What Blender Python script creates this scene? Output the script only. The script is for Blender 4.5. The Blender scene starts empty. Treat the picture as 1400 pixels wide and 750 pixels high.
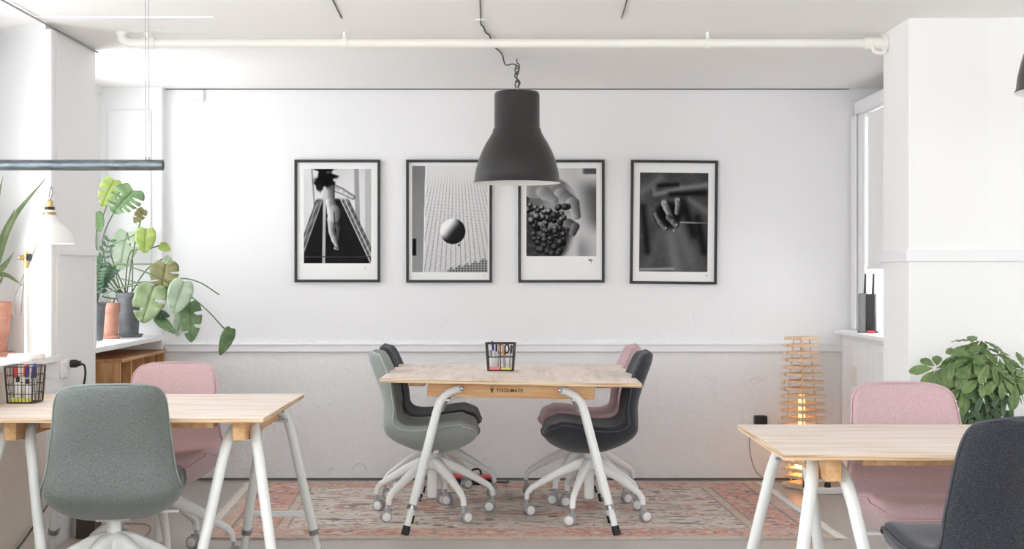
import bpy, bmesh, math, random
import numpy as np
from mathutils import Vector, Matrix
PI = math.pi
R = math.radians
C = bpy.context.scene.collection
sc = bpy.context.scene
random.seed(7)

# ------------------------------------------------------------------ camera constants (frame 1400 x 750)
F, VX, VY, CAMZ = 2000.0, 690.0, 376.0, 1.25
def P(px, py, Y):
    s = F / Y
    return Vector(((px - VX) / s, Y, CAMZ - (py - VY) / s))

# ------------------------------------------------------------------ object helpers
def tag(o, label=None, cat=None, group=None, kind=None):
    if label: o['label'] = label
    if cat: o['category'] = cat
    if group: o['group'] = group
    if kind: o['kind'] = kind
    return o
def empty(name, loc=(0, 0, 0), rz=0, label=None, cat=None, group=None):
    o = bpy.data.objects.new(name, None); C.objects.link(o)
    o.location = loc; o.rotation_euler = (0, 0, rz); o.empty_display_size = .1
    return tag(o, label, cat, group)
def copy_tree(o, parent=None):
    c = o.copy(); C.objects.link(c)
    if parent: c.parent = parent
    for ch in list(o.children): copy_tree(ch, c)
    return c

class MB:
    """collects shapes into one mesh"""
    def __init__(self): self.v = []; self.f = []; self.m = []
    def add(self, vs, fs, mi=0, M=None):
        b = len(self.v)
        for p in vs:
            p = Vector(p)
            self.v.append(tuple(M @ p) if M is not None else tuple(p))
        for q in fs: self.f.append([b + i for i in q]); self.m.append(mi)
        return self
    def box(self, a, b, mi=0, M=None):
        (x0, y0, z0), (x1, y1, z1) = a, b
        vs = [(x0,y0,z0),(x1,y0,z0),(x1,y1,z0),(x0,y1,z0),(x0,y0,z1),(x1,y0,z1),(x1,y1,z1),(x0,y1,z1)]
        return self.add(vs, [(0,3,2,1),(4,5,6,7),(0,1,5,4),(1,2,6,5),(2,3,7,6),(3,0,4,7)], mi, M)
    def prism(self, pts, z0, z1, mi=0, M=None):
        n = len(pts)
        vs = [(x, y, z0) for x, y in pts] + [(x, y, z1) for x, y in pts]
        fs = [tuple(range(n))[::-1], tuple(range(n, 2*n))] + [(i, (i+1) % n, n+(i+1) % n, n+i) for i in range(n)]
        return self.add(vs, fs, mi, M)
    def tube(self, pts, r, n=10, closed=False, mi=0, M=None, flat=1.0):
        pts = [Vector(p) for p in pts]; k = len(pts)
        rs = r if isinstance(r, (list, tuple)) else [r]*k
        up = None; vs = []; 
        for i in range(k):
            if closed: t = pts[(i+1) % k] - pts[i-1]
            else: t = pts[min(i+1, k-1)] - pts[max(i-1, 0)]
            t.normalize()
            if up is None:
                up = Vector((0,0,1)) if abs(t.z) < .9 else Vector((1,0,0))
            a = (up - t*up.dot(t)).normalized(); up = a
            b = t.cross(a)
            for j in range(n):
                w = 2*PI*j/n
                vs.append(pts[i] + (a*math.cos(w) + b*math.sin(w)*flat)*rs[i])
        fs = []
        for i in range(k if closed else k-1):
            i2 = (i+1) % k
            for j in range(n):
                j2 = (j+1) % n
                fs.append((i*n+j, i*n+j2, i2*n+j2, i2*n+j))
        if not closed:
            fs.append(tuple(range(n))[::-1]); fs.append(tuple((k-1)*n+j for j in range(n)))
        return self.add(vs, fs, mi, M)
    def lathe(self, prof, n=32, mi=0, M=None, close=False):
        vs = []; k = len(prof); fs = []
        for r, z in prof:
            for j in range(n):
                w = 2*PI*j/n; vs.append((max(r, 1e-5)*math.cos(w), max(r, 1e-5)*math.sin(w), z))
        for i in range(k if close else k-1):
            i2 = (i+1) % k
            for j in range(n):
                j2 = (j+1) % n
                fs.append((i*n+j, i*n+j2, i2*n+j2, i2*n+j))
        return self.add(vs, fs, mi, M)
    def sphere(self, c, r, n=16, mi=0, sc_=(1,1,1)):
        prof = [(math.sin(PI*i/10)*1, -math.cos(PI*i/10)) for i in range(11)]
        M = Matrix.Translation(Vector(c)) @ Matrix.Diagonal((r*sc_[0], r*sc_[1], r*sc_[2], 1))
        return self.lathe(prof, n, mi, M)
    def mesh(self, name, mats, smooth=True, angle=35):
        me = bpy.data.meshes.new(name); me.from_pydata(self.v, [], self.f); me.update()
        for m in (mats if isinstance(mats, (list, tuple)) else [mats]): me.materials.append(m)
        me.polygons.foreach_set('material_index', self.m)
        bm = bmesh.new(); bm.from_mesh(me); bmesh.ops.recalc_face_normals(bm, faces=bm.faces)
        if smooth:
            for f in bm.faces: f.smooth = True
            for e in bm.edges:
                if len(e.link_faces) == 2 and e.calc_face_angle(0) > math.radians(angle): e.smooth = False
        bm.to_mesh(me); bm.free()
        return me
    def build(self, name, mats, parent=None, bevel=0, smooth=True, angle=35, seg=2):
        o = bpy.data.objects.new(name, self.mesh(name, mats, smooth, angle)); C.objects.link(o)
        if parent: o.parent = parent
        if bevel:
            b = o.modifiers.new('bevel', 'BEVEL'); b.width = bevel; b.segments = seg; b.limit_method = 'ANGLE'; b.angle_limit = math.radians(40)
        return o

def spline(pts, n=8, closed=False):
    """Catmull-Rom through points"""
    pts = [Vector(p) for p in pts]; k = len(pts); out = []
    for i in range(k if closed else k-1):
        p0 = pts[i-1] if (i > 0 or closed) else pts[0]*2 - pts[1]
        p1 = pts[i]; p2 = pts[(i+1) % k]
        p3 = pts[(i+2) % k] if (closed or i+2 < k) else pts[-1]*2 - pts[-2]
        for j in range(n):
            t = j/n
            out.append(.5*((2*p1) + (p2-p0)*t + (2*p0-5*p1+4*p2-p3)*t*t + (3*p1-p0-3*p2+p3)*t**3))
    if not closed: out.append(pts[-1])
    return out

# ------------------------------------------------------------------ materials
def s2l(c): return tuple((x/255/12.92 if x/255 <= .04045 else ((x/255+.055)/1.055)**2.4) for x in c)
def mat(name, rgb, rough=.6, metal=0., spec=.5, emit=None, estr=0):
    m = bpy.data.materials.new(name); m.use_nodes = True
    b = m.node_tree.nodes['Principled BSDF']
    b.inputs['Base Color'].default_value = (*s2l(rgb), 1)
    b.inputs['Roughness'].default_value = rough; b.inputs['Metallic'].default_value = metal
    b.inputs['Specular IOR Level'].default_value = spec
    if emit:
        b.inputs['Emission Color'].default_value = (*s2l(emit), 1); b.inputs['Emission Strength'].default_value = estr
    return m
def nodes(m): return m.node_tree.nodes, m.node_tree.links, m.node_tree.nodes['Principled BSDF']
def coords(m, scale=(1,1,1), space='Object', rot=(0,0,0)):
    N, L, b = nodes(m)
    tc = N.new('ShaderNodeTexCoord'); mp = N.new('ShaderNodeMapping')
    mp.inputs['Scale'].default_value = scale; mp.inputs['Rotation'].default_value = rot
    L.new(tc.outputs[space], mp.inputs['Vector']); return mp.outputs['Vector']
def noise(m, vec, scale, detail=4, rough=.55):
    N, L, b = nodes(m); n = N.new('ShaderNodeTexNoise')
    n.inputs['Scale'].default_value = scale; n.inputs['Detail'].default_value = detail; n.inputs['Roughness'].default_value = rough
    L.new(vec, n.inputs['Vector']); return n.outputs['Fac']
def ramp(m, fac, stops):
    N, L, b = nodes(m); r = N.new('ShaderNodeValToRGB'); e = r.color_ramp.elements
    e[0].position, e[0].color = stops[0][0], (*s2l(stops[0][1]), 1)
    e[1].position, e[1].color = stops[-1][0], (*s2l(stops[-1][1]), 1)
    for p, c in stops[1:-1]:
        x = e.new(p); x.color = (*s2l(c), 1)
    L.new(fac, r.inputs['Fac']); return r.outputs['Color']
def bump(m, h, strength=.3, dist=.01):
    N, L, b = nodes(m); u = N.new('ShaderNodeBump')
    u.inputs['Strength'].default_value = strength; u.inputs['Distance'].default_value = dist
    L.new(h, u.inputs['Height'])
    if b.inputs['Normal'].links: L.new(b.inputs['Normal'].links[0].from_socket, u.inputs['Normal'])
    L.new(u.outputs['Normal'], b.inputs['Normal'])
def math_node(m, op, a, b_):
    N, L, b = nodes(m); n = N.new('ShaderNodeMath'); n.operation = op
    for i, x in enumerate((a, b_)):
        if isinstance(x, (int, float)): n.inputs[i].default_value = x
        else: L.new(x, n.inputs[i])
    return n.outputs[0]
def set_col(m, c): N, L, b = nodes(m); L.new(c, b.inputs['Base Color'])

M = {}
def paint(name, rgb, rough=.55, bs=.15, sc_=60):
    m = mat(name, rgb, rough); v = coords(m); bump(m, noise(m, v, sc_, 3), bs, .002); return m
M['ceiling'] = paint('ceiling_paint', (247, 246, 244), .7, .1, 30)
M['white'] = paint('white_paint', (238, 238, 238), .5, .1, 40)
M['trim'] = paint('trim_paint', (236, 236, 237), .4, .05, 40)
M['rail'] = paint('rail_paint', (236, 236, 239), .4, .05, 40)
M['cream'] = paint('cream_paint', (236, 226, 212), .6, .1, 40)
# plaster wall: smooth above the rail, rough and scarred below
m = M['plaster'] = mat('plaster', (235, 235, 236), .65); v = coords(m)
N, L, b = nodes(m)
sep = N.new('ShaderNodeSeparateXYZ'); L.new(v, sep.inputs[0])
low = N.new('ShaderNodeMapRange'); L.new(sep.outputs['Z'], low.inputs['Value'])
low.inputs['From Min'].default_value = 1.15; low.inputs['From Max'].default_value = .70
low.inputs['To Min'].default_value = .12; low.inputs['To Max'].default_value = 1.0
n1 = noise(m, v, 7, 6, .6); n2 = noise(m, v, 45, 4)
h = math_node(m, 'MULTIPLY', math_node(m, 'ADD', n1, math_node(m, 'MULTIPLY', n2, .25)), low.outputs[0])
bump(m, h, .55, .03)
vo = N.new('ShaderNodeTexVoronoi'); vo.inputs['Scale'].default_value = 3.2; vo.feature = 'F1'
wv = N.new('ShaderNodeVectorMath'); wv.operation = 'ADD'; L.new(v, wv.inputs[0])
nz = N.new('ShaderNodeTexNoise'); nz.inputs['Scale'].default_value = 5; L.new(v, nz.inputs['Vector'])
vs_ = N.new('ShaderNodeVectorMath'); vs_.operation = 'SCALE'; vs_.inputs['Scale'].default_value = .25
L.new(nz.outputs['Color'], vs_.inputs[0]); L.new(vs_.outputs[0], wv.inputs[1]); L.new(wv.outputs[0], vo.inputs['Vector'])
st = N.new('ShaderNodeMapRange'); L.new(vo.outputs['Distance'], st.inputs['Value'])
st.inputs['From Min'].default_value = .12; st.inputs['From Max'].default_value = .15
bump(m, math_node(m, 'MULTIPLY', st.outputs[0], low.outputs[0]), .5, .008)
# floor
m = M['floor'] = mat('floor_concrete', (176, 172, 168), .32); v = coords(m)
set_col(m, ramp(m, noise(m, v, 1.6, 6), [(.3, (170, 165, 160)), (.7, (186, 181, 176))]))
bump(m, noise(m, v, 30, 3), .05, .002)
# plywood tops (whitewashed, pinkish streaks along local y)
def ply(name, rot, k=0):
    m = mat(name, (226, 208, 192), .45); v = coords(m, (9, 1.2, 9), rot=(0, 0, rot))
    n1 = noise(m, v, 2.2, 7, .62)
    v2 = coords(m, (60, 1.5, 60), rot=(0, 0, rot)); n2 = noise(m, v2, 2, 3)
    f = math_node(m, 'ADD', math_node(m, 'MULTIPLY', n1, .75), math_node(m, 'MULTIPLY', n2, .25))
    set_col(m, ramp(m, f, [(.36, (212+k, 190+k, 172+k)), (.47, (229+k, 212+k, 198+k)), (.60, (238+k, 227+k, 217+k))]))
    return m
M['ply'] = ply('plywood_top', 0, 9); M['ply_cross'] = ply('plywood_top_cross', PI/2)
m = M['ply_edge'] = mat('plywood_edge', (200, 165, 125), .6); v = coords(m, (3, 3, 260))
set_col(m, ramp(m, noise(m, v, 1, 1), [(.42, (178, 142, 106)), (.5, (214, 188, 156)), (.6, (228, 208, 180))]))
def wood(name, a, b_, c, axis=0, sc_=1., rough=.55):
    m = mat(name, b_, rough); s = [22*sc_]*3; s[axis] = 1.6*sc_
    v = coords(m, tuple(s)); set_col(m, ramp(m, noise(m, v, 1.3, 5, .6), [(.34, a), (.5, b_), (.66, c)])); return m
M['pine'] = wood('pine_beam', (196, 146, 96), (216, 172, 122), (228, 190, 144), 0)
M['crate'] = wood('crate_wood', (172, 122, 78), (196, 148, 100), (212, 168, 122), 1)
M['crate_end'] = wood('crate_end_wood', (172, 122, 78), (198, 150, 100), (214, 170, 124), 2)
M['lampwood'] = wood('lamp_wood', (212, 180, 146), (224, 196, 164), (234, 212, 184), 0)
def fabric(name, rgb, dark, light):
    m = mat(name, rgb, .95, spec=.15); v = coords(m)
    n = noise(m, v, 420, 2, .7); set_col(m, ramp(m, n, [(.32, dark), (.5, rgb), (.68, light)]))
    bump(m, n, .35, .0015)
    N, L, b = nodes(m); b.inputs['Sheen Weight'].default_value = .25
    return m
M['pink'] = fabric('pink_wool', (194, 165, 168), (172, 141, 146), (212, 187, 190))
M['grey'] = fabric('grey_green_wool', (108, 114, 111), (84, 89, 87), (138, 144, 141))
M['dark'] = fabric('charcoal_wool', (48, 50, 56), (28, 30, 35), (78, 80, 87))
M['litgrey'] = fabric('grey_green_wool_lit', (146, 154, 150), (122, 130, 126), (172, 179, 175))  # same grey wool, paled to paint in the light on the middle chair
for k, (r_, g_, b_) in dict(pink=(200, 168, 173), grey=(140, 147, 143), litgrey=(176, 183, 180), dark=(74, 76, 82)).items():
    M[k+'_seam'] = mat(k+'_seam', (r_, g_, b_), .9)
M['powder'] = mat('white_powder_coat', (234, 235, 234), .38)
M['tubepaint'] = mat('white_tube_paint', (226, 228, 226), .35)
M['castergrey'] = mat('caster_grey', (168, 168, 170), .5)
M['casterwhite'] = mat('caster_white', (232, 232, 232), .4)
M['steel'] = mat('steel', (170, 172, 174), .3, 1.)
M['darksteel'] = mat('dark_steel', (84, 84, 86), .4, .6)
M['rubber'] = mat('black_rubber', (30, 30, 32), .6)
M['black'] = mat('black_plastic', (26, 26, 28), .4)
M['frameblack'] = mat('black_frame_wood', (30, 30, 31), .45)
M['greyplastic'] = mat('grey_plastic', (122, 122, 124), .45)
M['red'] = mat('red_plastic', (206, 58, 62), .4)
M['paper'] = mat('mat_paper', (236, 236, 235), .8)
M['ink'] = mat('ink', (36, 34, 34), .7)
M['pencil'] = mat('pencil_mark', (196, 194, 192), .8)
M['wire'] = mat('black_wire', (64, 58, 54), .45, .4)
M['brass'] = mat('brass', (188, 162, 116), .3, 1.)
M['lampwhite'] = mat('lamp_enamel', (232, 231, 228), .3)
M['pendant'] = mat('pendant_grey', (36, 35, 35), .34, spec=.7)
M['pendantin'] = mat('pendant_inside_white', (232, 232, 230), .5)
m = M['galv'] = mat('galvanised_steel', (140, 148, 153), .38, .85); v = coords(m, (6, 30, 30))
set_col(m, ramp(m, noise(m, v, 3, 5), [(.3, (92, 100, 106)), (.6, (128, 136, 141))]))
M['greycable'] = mat('grey_cable', (140, 140, 142), .6)
M['darkcable'] = mat('dark_cable', (78, 74, 74), .7)
M['whiteplastic'] = mat('white_plastic', (236, 236, 234), .4)
M['pipewhite'] = mat('pipe_paint', (238, 236, 230), .35)
m = M['terracotta'] = mat('terracotta', (188, 134, 114), .8); v = coords(m)
set_col(m, ramp(m, noise(m, v, 18, 4), [(.3, (172, 118, 98)), (.7, (200, 150, 132))]))
m = M['greypot'] = mat('dark_grey_pot', (96, 98, 102), .55); v = coords(m)
set_col(m, ramp(m, noise(m, v, 14, 4), [(.3, (80, 82, 86)), (.7, (116, 118, 122))]))
M['soil'] = mat('soil', (70, 56, 46), .95)
def leafmat(name, a, b_, tr=.35):
    m = mat(name, a, .42); v = coords(m); N, L, b = nodes(m)
    col = ramp(m, noise(m, v, 14, 4), [(.35, a), (.65, b_)]); L.new(col, b.inputs['Base Color'])
    t = N.new('ShaderNodeBsdfTranslucent'); L.new(col, t.inputs['Color'])
    mx = N.new('ShaderNodeMixShader'); mx.inputs[0].default_value = tr
    out = N['Material Output']; L.new(b.outputs[0], mx.inputs[1]); L.new(t.outputs[0], mx.inputs[2]); L.new(mx.outputs[0], out.inputs['Surface'])
    return m
M['leafmid'] = leafmat('leaf_mid', (104, 134, 92), (132, 160, 112))
M['leafdark'] = leafmat('leaf_dark', (58, 88, 66), (84, 112, 84), .2)
M['leafpale'] = leafmat('leaf_pale', (176, 196, 168), (206, 218, 196), .4)
M['leafyellow'] = leafmat('leaf_yellow', (156, 178, 92), (182, 196, 118), .45)
M['leafbrown'] = leafmat('leaf_brown_green', (110, 112, 66), (138, 132, 84), .3)
M['leafolive'] = leafmat('leaf_olive', (118, 138, 92), (150, 166, 122), .35)
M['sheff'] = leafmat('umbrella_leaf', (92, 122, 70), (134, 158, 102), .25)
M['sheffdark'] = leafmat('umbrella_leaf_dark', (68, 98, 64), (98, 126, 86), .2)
M['stem'] = mat('plant_stem', (74, 90, 58), .6)
M['trunk'] = mat('woody_stem', (122, 100, 76), .8)
# thin clear glass
def glass(name, fac=1., ro=.02):
    m = bpy.data.materials.new(name); m.use_nodes = True; N = m.node_tree.nodes; L = m.node_tree.links; N.clear()
    o = N.new('ShaderNodeOutputMaterial'); t = N.new('ShaderNodeBsdfTransparent'); g = N.new('ShaderNodeBsdfGlossy')
    g.inputs['Roughness'].default_value = ro; fr = N.new('ShaderNodeFresnel'); ge = N.new('ShaderNodeNewGeometry'); ma = N.new('ShaderNodeMath'); ma.operation = 'MULTIPLY_ADD'
    ma.inputs[1].default_value = 1/1.45-1.45; ma.inputs[2].default_value = 1.45
    L.new(ge.outputs['Backfacing'], ma.inputs[0]); L.new(ma.outputs[0], fr.inputs['IOR'])
    x = N.new('ShaderNodeMixShader'); sc2 = N.new('ShaderNodeMath'); sc2.operation = 'MULTIPLY'; sc2.inputs[1].default_value = fac; L.new(fr.outputs[0], sc2.inputs[0]); L.new(sc2.outputs[0], x.inputs[0]); L.new(t.outputs[0], x.inputs[1]); L.new(g.outputs[0], x.inputs[2])
    L.new(x.outputs[0], o.inputs['Surface']); return m
GLASS_ = 1
M['glass'] = glass('clear_pane'); M['picglass'] = glass('low_reflection_pane', .05, .35)
M['bulbwarm'] = mat('warm_bulb', (255, 214, 160), .4, emit=(255, 190, 110), estr=14)
M['tubewarm'] = mat('warm_tube', (255, 220, 170), .4, emit=(255, 200, 130), estr=2.0)
M['bulbdesk'] = mat('desk_bulb', (255, 236, 205), .4, emit=(255, 222, 170), estr=30)
M['bulboff'] = mat('frosted_bulb', (244, 244, 242), .3)
def vcol(name, rough=.8, attr='Col', spec=.5):
    m = mat(name, (128, 128, 128), rough, spec=spec); N, L, b = nodes(m)
    a = N.new('ShaderNodeAttribute'); a.attribute_name = attr; L.new(a.outputs['Color'], b.inputs['Base Color']); return m

# ------------------------------------------------------------------ room
H = 2.388; BACK = 8.93; XL = -2.07
def struct(name, mb, m, bevel=0, parent=None, **k):
    o = mb.build(name, m, parent, bevel, **k)
    if parent is None: o['kind'] = 'structure'
    return o
struct('floor', MB().box((-2.7, -3.2, -.1), (4.9, 9.1, 0)), M['floor'])
struct('ceiling', MB().box((-2.7, -3.2, H), (4.9, 9.1, H+.12)), M['ceiling'])
struct('wall_back', MB().box((-2.6, BACK, -.05), (2.62, BACK+.16, H+.02)), M['plaster'])
struct('wall_rear', MB().box((-2.7, -3.2, -.05), (4.9, -3.05, .8)).box((-2.7, -3.2, 2.3), (4.9, -3.05, H+.02)).box((-2.7, -3.2, .8), (-1.9, -3.05, 2.3)).box((2.23, -3.2, .8), (4.9, -3.05, 2.3)), M['white'])
mb = MB()
for x_ in (-1.9, -.55, .80, 2.17): mb.box((x_, -3.16, .8), (x_+.06, -3.09, 2.3))
for z_ in (.8, 2.24): mb.box((-1.84, -3.15, z_), (2.17, -3.10, z_+.06))
fr_ = struct('rear_fill_window', mb, M['trim'])  # unseen rear window, added as frontal fill light
MB().box((-1.88, -3.13, .82), (2.20, -3.122, 2.28)).build('window_pane', M['glass'], fr_)
p_ = bpy.data.lights.new('rear_fill_daylight', 'AREA'); p_.shape = 'RECTANGLE'; p_.size = 4.1; p_.size_y = 1.5; p_.cycles.is_portal = True
o_ = bpy.data.objects.new('daylight_portal', p_); C.objects.link(o_); o_.location = (.16, -3.22, 1.55); o_.rotation_euler = (PI/2, 0, 0)
# left side: apron under the near windows, splayed pier, apron of the far niche
struct('wall_left', MB().box((-2.60, -3.1, 0), (XL, 6.60, .855)), M['cream'])
struct('wall_left_niche', MB().box((-2.62, 7.2, 0), (-2.46, BACK, .855)), M['white'])
struct('wall_left_lintel', MB().box((-2.62, -3.1, 2.34), (-2.44, BACK, H+.01)), M['white'])
struct('pillar_left', MB().prism([(XL, 6.60), (XL, 7.40), (-2.62, 7.44), (-2.62, 6.95), (-2.45, 6.88)], 0, H+.005), M['white'])
struct('wall_left_mullion_blocker', MB().box((-2.62, -3.1, .8), (-2.40, -2.2, H)).box((-2.62, 1.0, .8), (-2.40, 1.5, H)).box((-2.62, 4.7, .8), (-2.40, 5.75, H)).box((-2.62, 6.30, .8), (-2.44, 6.98, H)).box((-2.62, 5.75, 2.20), (-2.45, 6.30, 2.35)).box((-2.62, 7.43, 2.20), (-2.45, 8.50, 2.35)).box((-2.62, 8.50, .8), (-2.45, 8.90, H)), M['white'])  # includes an unseen pier, infill and lowered heads added to cut window light
# niche far cheek
struct('wall_left_cheek', MB().box((-2.62, 8.86, .80), (-2.075, BACK+.01, H+.005)).box((-2.40, 8.845, 1.0), (-2.14, 8.862, 2.25)), M['white'], bevel=.004)
# casing on the pier corner
mb = MB(); mb.box((XL-.01, 6.585, .885), (XL+.030, 6.63, 2.36)).box((XL-.01, 6.63, .885), (XL+.014, 6.70, 2.36)).box((XL-.01, 6.70, .885), (XL+.022, 6.73, 2.36))
struct('trim_1', mb, M['trim'], bevel=.004)
struct('trim_2', MB().box((XL-.01, 6.73, 1.345), (XL+.016, 7.405, 1.375)), M['trim'], bevel=.004)
struct('trim_3', MB().box((XL-.01, 7.375, .89), (XL+.006, 7.405, 1.345)), M['trim'], bevel=.002)
struct('window_sill_near', MB().box((-2.62, -3.1, .855), (XL+.03, 6.62, .885)).prism([(-2.5, 6.62), (XL+.03, 6.62), (XL+.03, 6.74), (XL, 6.74), (XL, 6.6), (-2.46, 6.9), (-2.5, 6.9)], .855, .885), M['trim'], bevel=.004)
struct('window_sill_far', MB().box((-2.50, 7.40, .857), (XL+.012, BACK-.05, .886)), M['trim'], bevel=.005)
def window(name, x, y0, y1, z0, z1, nm, w=.05):
    """glazed window in a plane x = const"""
    mb = MB()
    mb.box((x-.03, y0, z0), (x+.03, y1, z0+w)).box((x-.03, y0, z1-w), (x+.03, y1, z1)).box((x-.03, y0, z0+w), (x+.03, y0+w, z1-w)).box((x-.03, y1-w, z0+w), (x+.03, y1, z1-w))
    for i in range(1, nm):
        y = y0+(y1-y0)*i/nm; mb.box((x-.03, y-w*.5, z0+w), (x+.03, y+w*.5, z1-w))
    mb.box((x-.02, y0+w, z0+(z1-z0)*.72), (x+.02, y1-w, z0+(z1-z0)*.72+.04))
    fr = struct(name, mb, M['trim'], bevel=.004)
    g = MB().box((x-.004, y0+.01, z0+.01), (x+.004, y1-.01, z1-.01)).build('window_pane', M['glass'], fr)
    p = bpy.data.lights.new(name+'_daylight', 'AREA'); p.shape = 'RECTANGLE'; p.size = z1-z0; p.size_y = y1-y0
    p.cycles.is_portal = True
    o = bpy.data.objects.new('daylight_portal', p); C.objects.link(o)
    o.location = (x + (-.05 if x < 0 else .05), (y0+y1)/2, (z0+z1)/2)
    o.rotation_euler = (0, PI/2 if x > 0 else -PI/2, 0)
    return fr
window('window_1', -2.52, 5.75, 6.30, .885, 2.20, 1)
window('window_2', -2.52, 7.44, 8.50, .886, 2.20, 1)
window('window_3', -2.52, 1.5, 4.7, .885, 2.34, 3)
window('window_6', -2.52, -2.2, 1.0, .885, 2.34, 3)
# right side
struct('pillar_right', MB().box((1.79, 6.48, 0), (2.62, 6.92, H+.005)), M['white'], bevel=.006)
struct('trim_4', MB().prism([(1.776, 6.466), (2.139, 6.466), (4.75, 6.096), (4.75, 6.12), (2.141, 6.49), (1.80, 6.49), (1.80, 6.93), (1.776, 6.93)], 1.31, 1.36), M['trim'], bevel=.004)
struct('wall_right_front', MB().prism([(2.139, 6.4801), (4.75, 6.11), (4.75, 6.5), (2.139, 6.7)], 0, H+.005), M['white'])
struct('wall_right', MB().box((4.6, -3.1, 0), (4.8, 6.3, .8)).box((4.6, -3.1, 2.34), (4.8, 6.3, H+.01)).box((4.6, 4.2, .8), (4.8, 6.3, 2.34)).box((4.6, -3.1, .8), (4.8, 2.6, 2.34)), M['white'])
window('window_4', 4.7, 2.6, 4.2, .8, 2.34, 2)
struct('wall_right_niche', MB().box((2.46, 6.9, 0), (2.62, BACK, .93)).box((2.46, 6.9, 2.25), (2.62, BACK, H+.005)).box((2.46, 8.7, .93), (2.62, BACK, 2.25)).box((2.46, 6.9, .93), (2.62, 7.2, 2.25)), M['white'])
window('window_5', 2.53, 7.2, 8.7, .93, 2.25, 2)
# casing of the far right window: jamb and head in the wall plane
struct('trim_6', MB().box((2.125, 8.66, .92), (2.47, 8.90, 2.215)).box((2.125, 6.92, 2.216), (2.47, 8.90, 2.30)).box((2.105, 8.80, .92), (2.124, 8.91, 2.215)), M['trim'], bevel=.010)
# rail across the back wall + dark strip painted as the gap shadow under the ceiling + floor joint
struct('trim_7', MB().box((XL, BACK-.022, .783), (2.45, BACK+.005, .832)).box((XL, BACK-.03, .824), (2.45, BACK+.005, .834)), M['rail'], bevel=.003)
struct('shadow_gap_strip', MB().box((XL, BACK-.006, H-.007), (2.10, BACK+.005, H-.001)), mat('gap_shadow_grey', (120, 120, 122), .9))
struct('floor_gap_strip', MB().box((XL-.3, BACK-.008, 0), (2.10, BACK+.005, .014)), mat('floor_joint_grey', (112, 106, 102), .9))  # dark strip standing for the gap between floor and wall
struct('trim_9', MB().box((XL, 6.44, H-.006), (-1.28, 6.465, H+.005)), M['ceiling'], bevel=.004)

# ------------------------------------------------------------------ ceiling pipe
t = empty('heating_pipe', (0, 6.85, 2.335), 0, 'long white painted heating pipe running under the ceiling to the right pillar', 'pipe')
r = .021; x0, x1 = (166-VX)/292, 1.785
mb = MB(); mb.tube(spline([(x0, 0, .054), (x0, 0, .03), (x0+.012, 0, .012), (x0+.045, 0, 0), (x0+.1, 0, 0)], 6) + [(x1, 0, 0)], r, 18)
mb.build('pipe_run', M['pipewhite'], t)
mb = MB(); mb.tube([(x0+.125, 0, 0), (x0+.125, 0, .054)], .013, 12); mb.tube([(x0+.095, 0, 0), (x0+.155, 0, 0)], .027, 18)
MB().tube([(x0, 0, .038), (x0, 0, .054)], .027, 18).build('ceiling_collar', M['pipewhite'], t)
mb.tube([(x0+.125, 0, .036), (x0+.125, 0, .05)], .018, 12)
mb.build('tee_joint', M['pipewhite'], t)
mb = MB(); mb.tube([(x1-.10, 0, 0), (x1-.015, 0, 0)], .029, 18); mb.tube([(x1-.02, 0, 0), (x1+.003, 0, 0)], .04, 20); mb.tube(spline([(x1-.07, -.02, -.01), (x1-.06, -.02, -.04), (x1-.03, -.02, -.05), (x1-.004, -.015, -.035)], 6), .009, 10)
mb.build('wall_flange', M['pipewhite'], t)
mb = MB(); mb.tube([(-.75, 0, .0), (-.75, 0, .054)], .008, 10); mb.tube([(-.76, 0, 0), (-.74, 0, 0)], .026, 16)
mb.build('pipe_clip', M['pipewhite'], t)
mb = MB(); mb.tube([(.95, 0, .0), (.95, 0, .054)], .008, 10); mb.tube([(.94, 0, 0), (.96, 0, 0)], .026, 16)
mb.build('pipe_clip', M['pipewhite'], t)

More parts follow.
